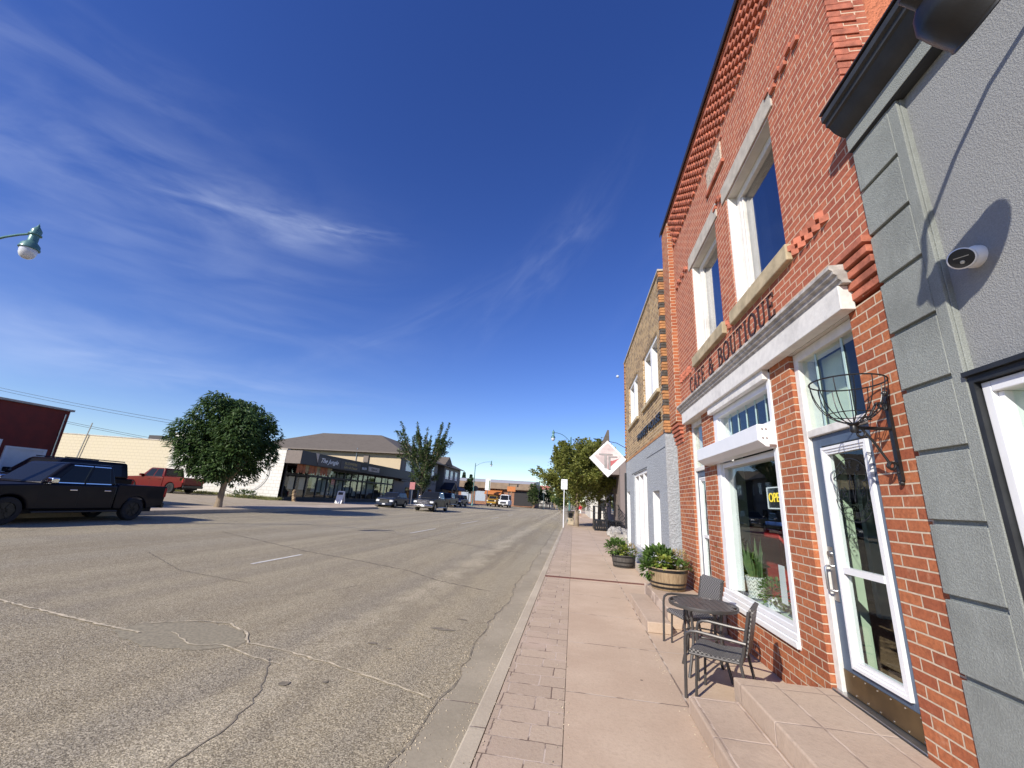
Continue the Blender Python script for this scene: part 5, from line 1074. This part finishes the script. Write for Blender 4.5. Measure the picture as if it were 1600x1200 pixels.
# ---------------------------------------------------------------- end of the street
M['brown'] = plain('brown_fascia', (.26,.19,.13), .8, var=.15, vs=1); M['gray_roof'] = plain('gray_metal_roof', (.34,.34,.36), .6); M['brick_far'] = plain('red_brown_brick', (.30,.15,.09), .85, var=.2, vs=2); M['orange'] = plain('orange_banner', (.48,.17,.05), .7, var=.1); M['redroof'] = plain('faded_red_roof', (.42,.13,.12), .7)
fs = thing('strip_shops', 'long low brown building with gray roof closing the far end of the street', 'building', (-18,108,.3))
part(MB().box(-60,105,.2,-9.5,118,4.15), 'wall', 'brick_far', fs); part(MB().box(-60.2,104,4.152,-9.3,118,5.65), 'fascia', 'brown', fs)
part(MB().prism([(104,5.652),(118,5.652),(118,7.0),(106,6.4)], 'x', -60.2, -9.3), 'roof', 'gray_roof', fs)
part(MB().box(-28.2,104.94,.6,-25.6,104.99,3.9).box(-24.6,104.94,1,-21.9,104.99,3.4).box(-18.4,104.94,.5,-17,104.99,2.6), 'shop_window', 'win_sky', fs)
part(MB().box(-14.6,104.94,.4,-9.8,104.99,3.9), 'dark_entrance', 'shop_dark', fs)
part(MB().prism([(104.98,3.9),(102.8,3.0),(102.8,2.7),(104.98,2.7)], 'x', -21.8, -17.6), 'awning', 'orange', fs)
obn = thing('banner_sign', 'orange rectangular sign on a post in front of the far shops', 'sign', (-13,90,.2)); part(MB().tube([(-13.2,90,.1),(-13.2,90,3.5)], .08, 8), 'post', 'oak', obn); part(MB().box(-14.1,89.9,3.4,-12.3,89.97,4.45), 'panel', 'orange', obn, bevel=.02)
rr_ = thing('red_roof_house', 'pale building with faded red roof half hidden by the far trees', 'building', (-12,150,.3)); part(MB().box(-16,150,0,-7.5,160,6.0), 'wall', 'offwhite', rr_); part(MB().prism([(-16.4,6.0),(-7.1,6.0),(-8.2,7.2),(-15.3,7.2)], 'y', 149.6, 160.4), 'roof', 'redroof', rr_)
part(MB().box(-15,149.95,2.5,-13.5,149.99,4.8).box(-11.5,149.95,2.5,-10,149.99,4.8), 'window', 'car_glass', rr_)
wv = thing('white_sign', 'tall white sign with a green strip on the far shops roofline', 'sign', (-20.6,100,.3)); part(MB().box(-21.1,100,3.6,-19.9,100.1,6.2), 'panel', 'vinyl', wv); part(MB().box(-20.2,99.97,3.7,-20.0,99.995,5.9), 'green_strip', 'leaf_green', wv); part(MB().tube([(-20.5,100.05,.2),(-20.5,100.05,3.6)], .1, 8), 'post', 'steel', wv)
# ---------------------------------------------------------------- trees
M['leaf_dark'] = leafmat('ash_leaf', (.02,.05,.014), (.095,.16,.045), .3); M['leaf_yellow'] = leafmat('linden_leaf', (.11,.15,.035), (.42,.43,.12), .5); M['leaf_mid'] = leafmat('elm_leaf', (.03,.06,.02), (.12,.17,.06), .3); M['leaf_bright'] = leafmat('bright_leaf', (.10,.17,.04), (.28,.36,.10), .4); M['needle'] = leafmat('spruce_needles', (.015,.035,.018), (.04,.07,.03), .1)
def tree(name, label, base, trunk, limbs, leafspec, mat, group, seed, bark='bark'):
    """trunk: [(dx,dy,z,r)...]; limbs: lists of points; leafspec(mb, rng)"""
    t = thing(name, label, 'tree', base, 0, group); rg = random.Random(seed); B = Vector(base)
    tm = MB().tube([B+Vector(p[:3]) for p in trunk], [p[3] for p in trunk], 12)
    for pts, r0 in limbs: tm.tube([B+Vector(p) for p in pts], [r0*(1-.85*i/(len(pts)-1)) for i in range(len(pts))], 7)
    part(tm, 'trunk', bark, t, smooth=True)
    mb = MB(); leafspec(mb, rg, B); part(mb, 'crown', mat, t); return t
# dense round tree on the far sidewalk
BL = [(330,655,44),(368,655,42),(404,678,36),(312,690,37),(352,698,50),(396,712,38),(328,722,36),(362,738,32),(301,716,28),(418,704,22),(384,744,24),(343,632,26),(318,745,18),(405,655,24),(292,690,18),(350,750,14),(428,692,12)]
def px2(x, y): x, y = 370+(x-370)*.72, 688+(y-688)*.86; return (-22.88+(x-275)*.0409, 6.75-(y-613)*.0362-(x-360)*.0018)
base = Vector((-19.05,20.7,.34))
def round_leaves(mb, rg, B):
    for x, y, r in BL:
        cx, cz = px2(x, y); R_ = r*.0409*.70; sub_ = []
        n = int(360*(R_/1.)**2)+30
        for k in range(2):
            cy = 20.7+(-.9,.9)[k]*rg.uniform(.3,1.1)*(1.2 if R_ < 1.2 else .7)
            for i in range(n):
                v = Vector((rg.gauss(0,1), rg.gauss(0,1), rg.gauss(0,1))).normalized()
                if v.z < -.6 and rg.random() < .5: continue
                q = Vector((cx, cy, cz))+v*R_*(.62+.42*rg.random()**.6)
                # a spray of drooping leaflets
                ax = Vector((v.x+rg.uniform(-.5,.5), v.y+rg.uniform(-.5,.5), rg.uniform(-.9,.05)))
                for j in range(3):
                    d = ax+Vector((rg.uniform(-.6,.6), rg.uniform(-.6,.6), rg.uniform(-.5,.2)))
                    leaf(mb, q+Vector((rg.uniform(-.1,.1), rg.uniform(-.1,.1), rg.uniform(-.1,.1))), d, Vector((v.x+rg.uniform(-.5,.5), v.y+rg.uniform(-.5,.5), .8)), rg.uniform(.17,.30), rg.uniform(.07,.115))
limbs = []
for x, y, r in BL[:11]:
    cx, cz = px2(x, y); e = Vector((cx, 20.7, cz))-base; limbs.append(([(.08,0,1.25), (.3+e.x*.35, 0, 1.2+(e.z-1.2)*.45), (e.x*.8, .2, e.z*.92)], .09))
tree('round_tree', 'dense round dark green tree standing in front of the pale block wall', base, [(0,0,-.1,.22),(.0,0,.3,.17),(.02,0,.8,.15),(.08,0,1.35,.14),(.2,0,2.2,.10),(.2,0,3.6,.05)], limbs+[([(.08,0,1.3),(.5,0,1.9),(1.0,0,2.6)],.08)], round_leaves, 'leaf_dark', None, 41)
def feathery(H, spread, nl, z0, ln, wd, per, lift=.55, cyl=.4, tip=.08, sub_n=3, vase=False):
    """open crown: rising limbs clothed with leaves, pointed at the tips"""
    rg0 = random.Random(int(H*1000+spread*77+nl)); L_ = []
    for i in range(nl):
        a = 2*math.pi*i*.618*1.0+rg0.uniform(-.4,.4); u = i/max(1, nl-1); zs = z0+(H-z0)*.62*u; out = spread*(1-.62*u)*rg0.uniform(.7,1.1); up = (H-zs)*rg0.uniform(.5,1.0)*(.45+.55*u)+.2
        if vase: zs = z0+(H-z0)*.42*u; out = spread*rg0.uniform(.35,1.0)*(.25+.75*min(1, u*2.2)); up = (H-zs)*rg0.uniform(.55,1.0) if u > .3 else rg0.uniform(.6,2)
        p0 = Vector((0,0,zs)); p1 = Vector((math.cos(a)*out*.45, math.sin(a)*out*.45, zs+up*lift*.5)); p2 = Vector((math.cos(a)*out, math.sin(a)*out, zs+up)); L_.append((p0, p1, p2))
        for k in range(sub_n):
            q = p1.lerp(p2, rg0.uniform(0,.5)); b = a+rg0.uniform(-1.1,1.1); o2 = out*rg0.uniform(.25,.5); e = q+Vector((math.cos(b)*o2, math.sin(b)*o2, rg0.uniform(.05,.55)*up)); L_.append((q, q.lerp(e, .5)+Vector((0,0,.1)), e))
    def leaves(mb, rg, B):
        for p0, p1, p2 in L_:
            lnn = (p2-p0).length
            for i in range(int(per*lnn)):
                t = .12+.88*rg.random(); q = p0.lerp(p1, t*2) if t < .5 else p1.lerp(p2, t*2-1); rr = cyl*(1-t)+tip
                q = B+q+Vector((rg.gauss(0,1), rg.gauss(0,1), rg.gauss(0,1)))*rr*.6
                d = (p2-p1).normalized()*.6+Vector((rg.uniform(-1,1), rg.uniform(-1,1), rg.uniform(-.7,.5))); k = rg.uniform(.6,1.2)
                leaf(mb, q, d, Vector((rg.uniform(-.6,.6), rg.uniform(-.6,.6), 1)), ln*k, wd*k)
    return [([tuple(a), tuple(b), tuple(c)], .035+.012*H/6) for a, b, c in L_], leaves
def ftree(name, label, base, H, spread, nl, z0, ln, wd, per, mat, group, seed, tr=.13, cyl=.45, **k):
    limbs, lv = feathery(H, spread, nl, z0, ln, wd, per, cyl=cyl, **k)
    return tree(name, label, base, [(0,0,-.1,tr*1.3),(0.02,0,.4,tr),(.03,.02,z0,tr*.85),(0,.05,H*.55,tr*.55),(.03,0,H*.85,.02)], limbs, lv, mat, group, seed)
ftree('street_tree', 'yellow-green tree with pale trunk on the right sidewalk, nearest the kerb', (.27,33.9,0), 7.0, 3.4, 22, 1.6, .25, .15, 120, 'leaf_yellow', 'trees on the right sidewalk', 51, .16, .62, sub_n=4)
ftree('street_tree', 'yellow-green tree beside the black metal stair on the right sidewalk', (2.25,38.4,0), 7.5, 2.9, 20, 1.8, .25, .15, 120, 'leaf_yellow', 'trees on the right sidewalk', 52, .15, .62, sub_n=4)
ftree('street_tree', 'tall open tree with spiky leafy branches in front of the apartments', (-20.3,54.5,.33), 11.2, 4.6, 24, 1.6, .30, .16, 52, 'leaf_mid', None, 53, .2, .42, sub_n=3, vase=True)
ftree('small_tree', 'small slender tree on the far corner by the brown shops', (-22.0,88,.3), 5.4, 1.1, 10, 2.2, .34, .22, 90, 'leaf_mid', 'small trees down the street', 54, .08, .4)
for i, (x, y, h, s_, m, lab) in enumerate(((-6.6,118,5.2,2.4,'leaf_mid','rounded green tree left of the bright far tree at the street end'), (-3.2,96,4.6,2.2,'leaf_bright','bright light-green tree at the end of the right kerb'), (-2.2,78,3.4,1.3,'leaf_mid','low green tree by the kerb behind the parking sign'),
        (-10.2,122,6.2,1.9,'leaf_mid','dark narrow tree in front of the red-roofed house'), (.9,88,5.2,2.2,'leaf_yellow','tree far along the right sidewalk beyond the walking person'), (-9.4,101,5.4,1.5,'leaf_mid','green tree beside the orange sign'))):
    ftree('distant_tree', lab, (x,y,.1), h, s_, 11, .8, .45, .3, 38, m, 'trees at the end of the street', 60+i, .1, .6)
for i, (x, y, h) in enumerate(((-37.2,140,10.0), (-35.0,141,9.4))):
    def spruce(mb, rg, B, h=h):
        for k in range(900):
            t = rg.random()**.7; z = 2+(h-2)*t; r = (1-t)*1.6*rg.random()**.5+.05; a = rg.uniform(0,6.28); leaf(mb, B+Vector((r*math.cos(a), r*math.sin(a), z)), Vector((math.cos(a), math.sin(a), -.5)), Vector((0,0,1)), .6, .3)
    tree('spruce_tree', ('taller dark spruce above the far brown shops', 'shorter dark spruce just right of the taller one')[i], (x,y,0), [(0,0,0,.2),(0,0,h*.9,.03)], [], spruce, 'needle', 'spruces behind the far shops', 70+i)
# ---------------------------------------------------------------- grass strip at the foot of the block wall
M['grass'] = leafmat('dry_green_grass', (.10,.12,.03), (.34,.33,.12), .3); rg = random.Random(77); mb = MB()
def zlot(x): return .336+(max(0,-20.5-x))*.0142 if x > -25 else .40+(-25-x)*.0182
for i in range(6500):
    x = -25.4-13*rg.random()**1.2; y = 34.3-1.9*rg.random()**1.6; h = rg.uniform(.06,.22)*(1.6 if y > 33.6 else .8)
    if math.sin(x*1.3)+math.sin(x*.47+1) < -.9 and rg.random() < .8: continue
    b = Vector((x, y, zlot(x))); d = Vector((rg.uniform(-.5,.5), rg.uniform(-.5,.5), 1)); leaf(mb, b, d, Vector((rg.uniform(-1,1), rg.uniform(-1,1), 0)), h, .035)
o = mb.build('grass_strip', 'grass'); tag(o, 'patchy dry grass at the foot of the pale block wall', 'grass', kind='stuff')
sh_ = thing('shrub', 'low dark weedy shrub behind the red pickup at the wall foot', 'shrub', (-27.8,32.6,.45)); part(foliage(380, (-27.9,32.8,.72), (1.15,.5,.36), .2, .12, rg), 'foliage', 'leaf_mid', sh_)
M['grit'] = plain('road_grit', (.40,.34,.25), .95, var=.4, vs=40); mb = MB(); rg = random.Random(91)
for i in range(2600):
    y = 2.6+16*rg.random()**2; u = rg.random()
    if u < .55: x = -1.17+rg.gauss(0,.05); z = zr(x)+.005
    elif u < .8: x = -.80+abs(rg.gauss(0,.05))*-1; z = -.126
    else: x = rg.choice((-.62,-.05,.99,1.0))+rg.gauss(0,.03); z = .001
    if u >= .8 and x > 1.0 and y < 4.4: continue
    r = rg.uniform(.003,.009); a = rg.uniform(0,6.28)
    mb.add([(x+r*math.cos(a+k*2.09), y+r*math.sin(a+k*2.09), z) for k in range(3)]+[(x,y,z+r*1.1)], [(0,1,3),(1,2,3),(2,0,3)])
tag(mb.build('grit', 'grit'), 'loose grit along the kerb and the pavement joints', 'grit', kind='stuff')
# ---------------------------------------------------------------- lamps, poles, signs
M['lamp_green'] = plain('verdigris_lamp_paint', (.10,.21,.20), .35, .2, var=.1); M['globe'] = plain('frosted_globe', (.62,.63,.66), .12, 0, var=.08, vs=9, spec=.7); M['pole'] = plain('dark_green_pole', (.05,.08,.08), .5)
def street_lamp(label, px, py, z0, dx, ztop=8.3, pole_mat='lamp_green'):
    lx = px+dx; t = thing('street_lamp', label, 'street lamp', (px,py,z0), 0, 'green street lamps'); zb = ztop-1.12
    part(MB().lathe([(.2,z0),(.2,z0+.25),(.13,z0+.4),(.10,z0+1.0),(.085,z0+3),(.06,zb+.35),(.07,zb+.4),(.0,zb+.55)], (px,py,0), 18), 'pole', pole_mat, t, smooth=True)
    part(MB().tube([(px,py,zb-.15)]+[(px+dx*u, py, zb+.80-.95*(1-u)**2.6) for u in (.08,.2,.35,.5,.65,.8,.95)], .032, 10), 'arm', pole_mat, t, smooth=True)
    part(MB().lathe([(.18,.29),(.215,.30),(.215,.335),(.20,.36),(.19,.43),(.13,.50),(.105,.53),(.10,.72),(.14,.735),(.14,.765),(.11,.78),(.115,.88),(.095,.92),(.03,1.02),(.028,1.05),(.012,1.07),(0,1.14)], (lx,py,zb), 28), 'lamp_housing', 'lamp_green', t, smooth=True)
    part(MB().lathe([(0,.0),(.07,.012),(.13,.06),(.165,.13),(.178,.22),(.175,.292)], (lx,py,zb), 28), 'globe', 'globe', t, smooth=True); return t
street_lamp('green street lamp reaching in at the left edge of the sky', -17.9, 7.8, .33, 2.95, 8.32)
street_lamp('green street lamp above the tree on the right sidewalk', -.32, 38.6, 0, -1.66, 8.33)
street_lamp('distant street lamp standing clear against the sky at the end of the street', -17.6, 73.5, .25, 2.9, 8.35)
def post(name, label, cat, x, y, z0, z1, r, mat, extra=None, group=None):
    t = thing(name, label, cat, (x,y,z0), 0, group); part(MB().tube([(x,y,z0),(x,y,z1)], r, 10), 'post', mat, t, smooth=True)
    if extra: extra(t)
    return t
def parking(t):
    part(MB().box(-.90,30.95,2.62,-.44,30.98,3.34), 'sign_plate', 'vinyl', t, bevel=.02)
    off_ = Matrix.Translation((.67,-31,0))
    for s_, sz, z in (('PARKING',.095,3.22), ('2 HOUR',.10,3.08), ('9 AM - 6 PM',.065,2.94), ('MON - SAT',.07,2.81)): text('lettering', s_, sz, 'sign_dark', t, off_ @ face_mtx((-.67,30.945,z), (1,0,0), (0,0,1)), .006)
post('parking_sign', 'white lettered parking sign on a pale post by the right kerb', 'sign', -.67, 31, 0, 3.34, .035, 'vinyl', parking)
lb = thing('litter_bin', 'beige square litter bin with dark opening beside the pale tree trunk', 'bin', (-.18,35.2,0)); M['beige'] = plain('beige_bin', (.42,.35,.25), .7)
part(MB().box(-.43,34.95,.02,.07,35.45,1.0).box(-.47,34.91,1.002,.11,35.49,1.1), 'bin_body', 'beige', lb, bevel=.03); part(MB().box(-.33,34.93,.55,-.03,34.948,.92), 'opening', 'black', lb)
for i, (x, y, z1, r) in enumerate(((-6.2,90,5.9,.07), (-14.2,93,5.2,.09))):
    post('traffic_pole', ('tall dark pole standing alone right of the far trees', 'dark signal pole with arm beside the orange sign')[i], 'pole', x, y, .1, z1, r, 'pole', (lambda t: part(MB().tube([(-14.2,93,5.0),(-11.8,93,5.1)], .05, 8).box(-12.4,92.9,4.5,-12.1,93.1,5.1), 'signal_arm', 'black', t)) if i else None)
so = post('stop_sign', 'back of a dark octagonal stop sign on the far corner', 'sign', -21.1, 90, .2, 4.6, .06, 'steel', lambda t: part(MB().prism([(-21.1+.62*math.cos(rad(22.5+45*i)), 3.6+.62*math.sin(rad(22.5+45*i))) for i in range(8)], 'y', 89.9, 89.94), 'sign_plate', 'canopy_end', t))
M['wire'] = plain('utility_wire', (.03,.03,.03), .7)
for i, (a, b) in enumerate((((-95,45,14.9),(-38,45,7.55)), ((-95,45.6,14.5),(-38,45.6,7.25)), ((-95,45,12.4),(-38,45,4.95)), ((-95,46,12.1),(-38,46,4.7)))):
    A, B = Vector(a), Vector(b)
    tag(MB().tube([A.lerp(B, k/10)-Vector((0,0,1.1*4*(k/10)*(1-k/10)*.5)) for k in range(11)], .022, 5).build('utility_wire', 'wire'), ('uppermost thin utility wire over the block wall', 'second utility wire from the top over the block wall', 'third utility wire from the top, above the block wall roofline', 'lowest thin utility wire above the block wall roofline')[i], 'wire', 'utility wires')
M['moon'] = plain('pale_moon', (.5,.55,.65), .9); _d = Vector((math.sin(.103)*math.cos(.301), math.cos(.103)*math.cos(.301), math.sin(.301)))
tag(MB().blob(_d*1500, 5.2, 24, 16).build('moon', 'moon', smooth=True), kind='structure')
# fence-like clutter in front of the far trees
fe = thing('plank_fence', 'weathered picket fence in front of the far trees at the street end', 'fence', (-8,112,.2)); mb = MB(); rg = random.Random(8)
for i in range(30):
    if rg.random() < .85: mb.box(-9.2+i*.16,112,0,-9.2+i*.16+.11,112.04,1.5+rg.uniform(-.1,.1))
part(mb, 'pickets', 'oak', fe); part(MB().box(-9.2,112.045,.4,-4.4,112.08,.52).box(-9.2,112.045,1.1,-4.4,112.08,1.22), 'rail', 'oak', fe)
# ---------------------------------------------------------------- person walking
M['skin'] = plain('skin', (.45,.27,.19), .6); M['shirt'] = plain('red_shirt', (.55,.03,.04), .85); M['shorts'] = plain('white_shorts', (.65,.64,.6), .85); M['hair'] = plain('dark_hair', (.03,.02,.015), .7)
pt = thing('person', 'person in red shirt and white shorts walking on the right sidewalk', 'person', (.88,57,0), 0)
V = [(0,0,.93),(0,0,1.1),(0,0,1.30),(0,0,1.44),(0,0,1.54),(0,-.01,1.64),(0,0,1.73)]; RR = [.14,.125,.145,.10,.055,.09,.06]; ED = [(0,1),(1,2),(2,3),(3,4),(4,5),(5,6)]
def chain(start, pts, rs):
    k = start
    for p, r in zip(pts, rs): V.append(p); RR.append(r); ED.append((k, len(V)-1)); k = len(V)-1
    return k
chain(0, [(.10,0,.86),(.11,-.14,.48),(.11,-.03,.09),(.11,-.15,.04)], [.095,.06,.042,.035]); chain(0, [(-.10,0,.86),(-.11,.10,.49),(-.11,.28,.13),(-.11,.18,.07)], [.095,.06,.042,.035])
for sg_ in (-1,1):
    h = chain(3, [(sg_*.19,0,1.40),(sg_*.25,.06*sg_,1.13),(sg_*.26,-.10*sg_-.04,.90),(sg_*.26,-.13*sg_-.05,.82)], [.058,.042,.032,.034])
    for q in range(4): chain(h, [(sg_*(.235+.018*q),-.14*sg_-.06+.01*q,.75-.012*abs(q-1)),(sg_*(.235+.018*q),-.15*sg_-.07,.71)], [.010,.008])
    chain(h, [(sg_*.235,-.17*sg_-.05,.79)], [.011])
me = bpy.data.meshes.new('body'); me.from_pydata(V, ED, []); me.materials.append(M['skin']); bo = bpy.data.objects.new('body', me); COL.objects.link(bo); bo.parent = pt
sk = bo.modifiers.new('skin', 'SKIN')
for i, r in enumerate(RR): me.skin_vertices[0].data[i].radius = (r, r*(.75 if i < 4 else 1))
me.skin_vertices[0].data[0].use_root = True
bo.modifiers.new('sub', 'SUBSURF').levels = 1
def loft(secs, n=18): 
    mb = MB(); k = 0
    for (x, y, z, a, b) in secs: mb.v += [(x+a*math.cos(2*math.pi*j/n), y+b*math.sin(2*math.pi*j/n), z) for j in range(n)]
    mb.f = [(i*n+j, i*n+(j+1) % n, (i+1)*n+(j+1) % n, (i+1)*n+j) for i in range(len(secs)-1) for j in range(n)]; return mb
sub(loft([(0,0,.88,.185,.14),(0,0,1.1,.165,.13),(0,0,1.3,.19,.14),(0,0,1.42,.15,.11),(0,0,1.49,.075,.07)]).tube([(.15,0,1.40),(.21,.01,1.30),(.245,.04,1.17)], [.075,.07,.062], 10).tube([(-.15,0,1.40),(-.21,-.01,1.30),(-.245,-.04,1.17)], [.075,.07,.062], 10), 'shirt', 'shirt', pt, smooth=True)
sub(loft([(0,0,.98,.175,.14),(0,0,.84,.19,.15)]).tube([(.09,0,.90),(.105,-.08,.66),(.11,-.13,.50)], [.115,.10,.095], 12).tube([(-.09,0,.90),(-.105,.06,.66),(-.11,.10,.50)], [.115,.10,.095], 12), 'shorts', 'shorts', pt, smooth=True)
hr = MB().blob((0,.015,1.685), (.10,.11,.10), 14, 10); hr.v = [(x, y, max(z, 1.64 if y > -.03 else 1.70)) for x, y, z in hr.v]; sub(hr, 'hair', 'hair', pt, smooth=True)
fc = MB().blob((.032,-.098,1.66), .011, 6, 5).blob((-.032,-.098,1.66), .011, 6, 5).box(-.022,-.102,1.595,.022,-.09,1.602); sub(fc, 'eyes', 'hair', pt)
sub(MB().blob((.11,-.10,.035), (.05,.13,.045), 10, 6).blob((-.11,.22,.065), (.05,.13,.045), 10, 6), 'shoes', 'vinyl', pt, smooth=True)
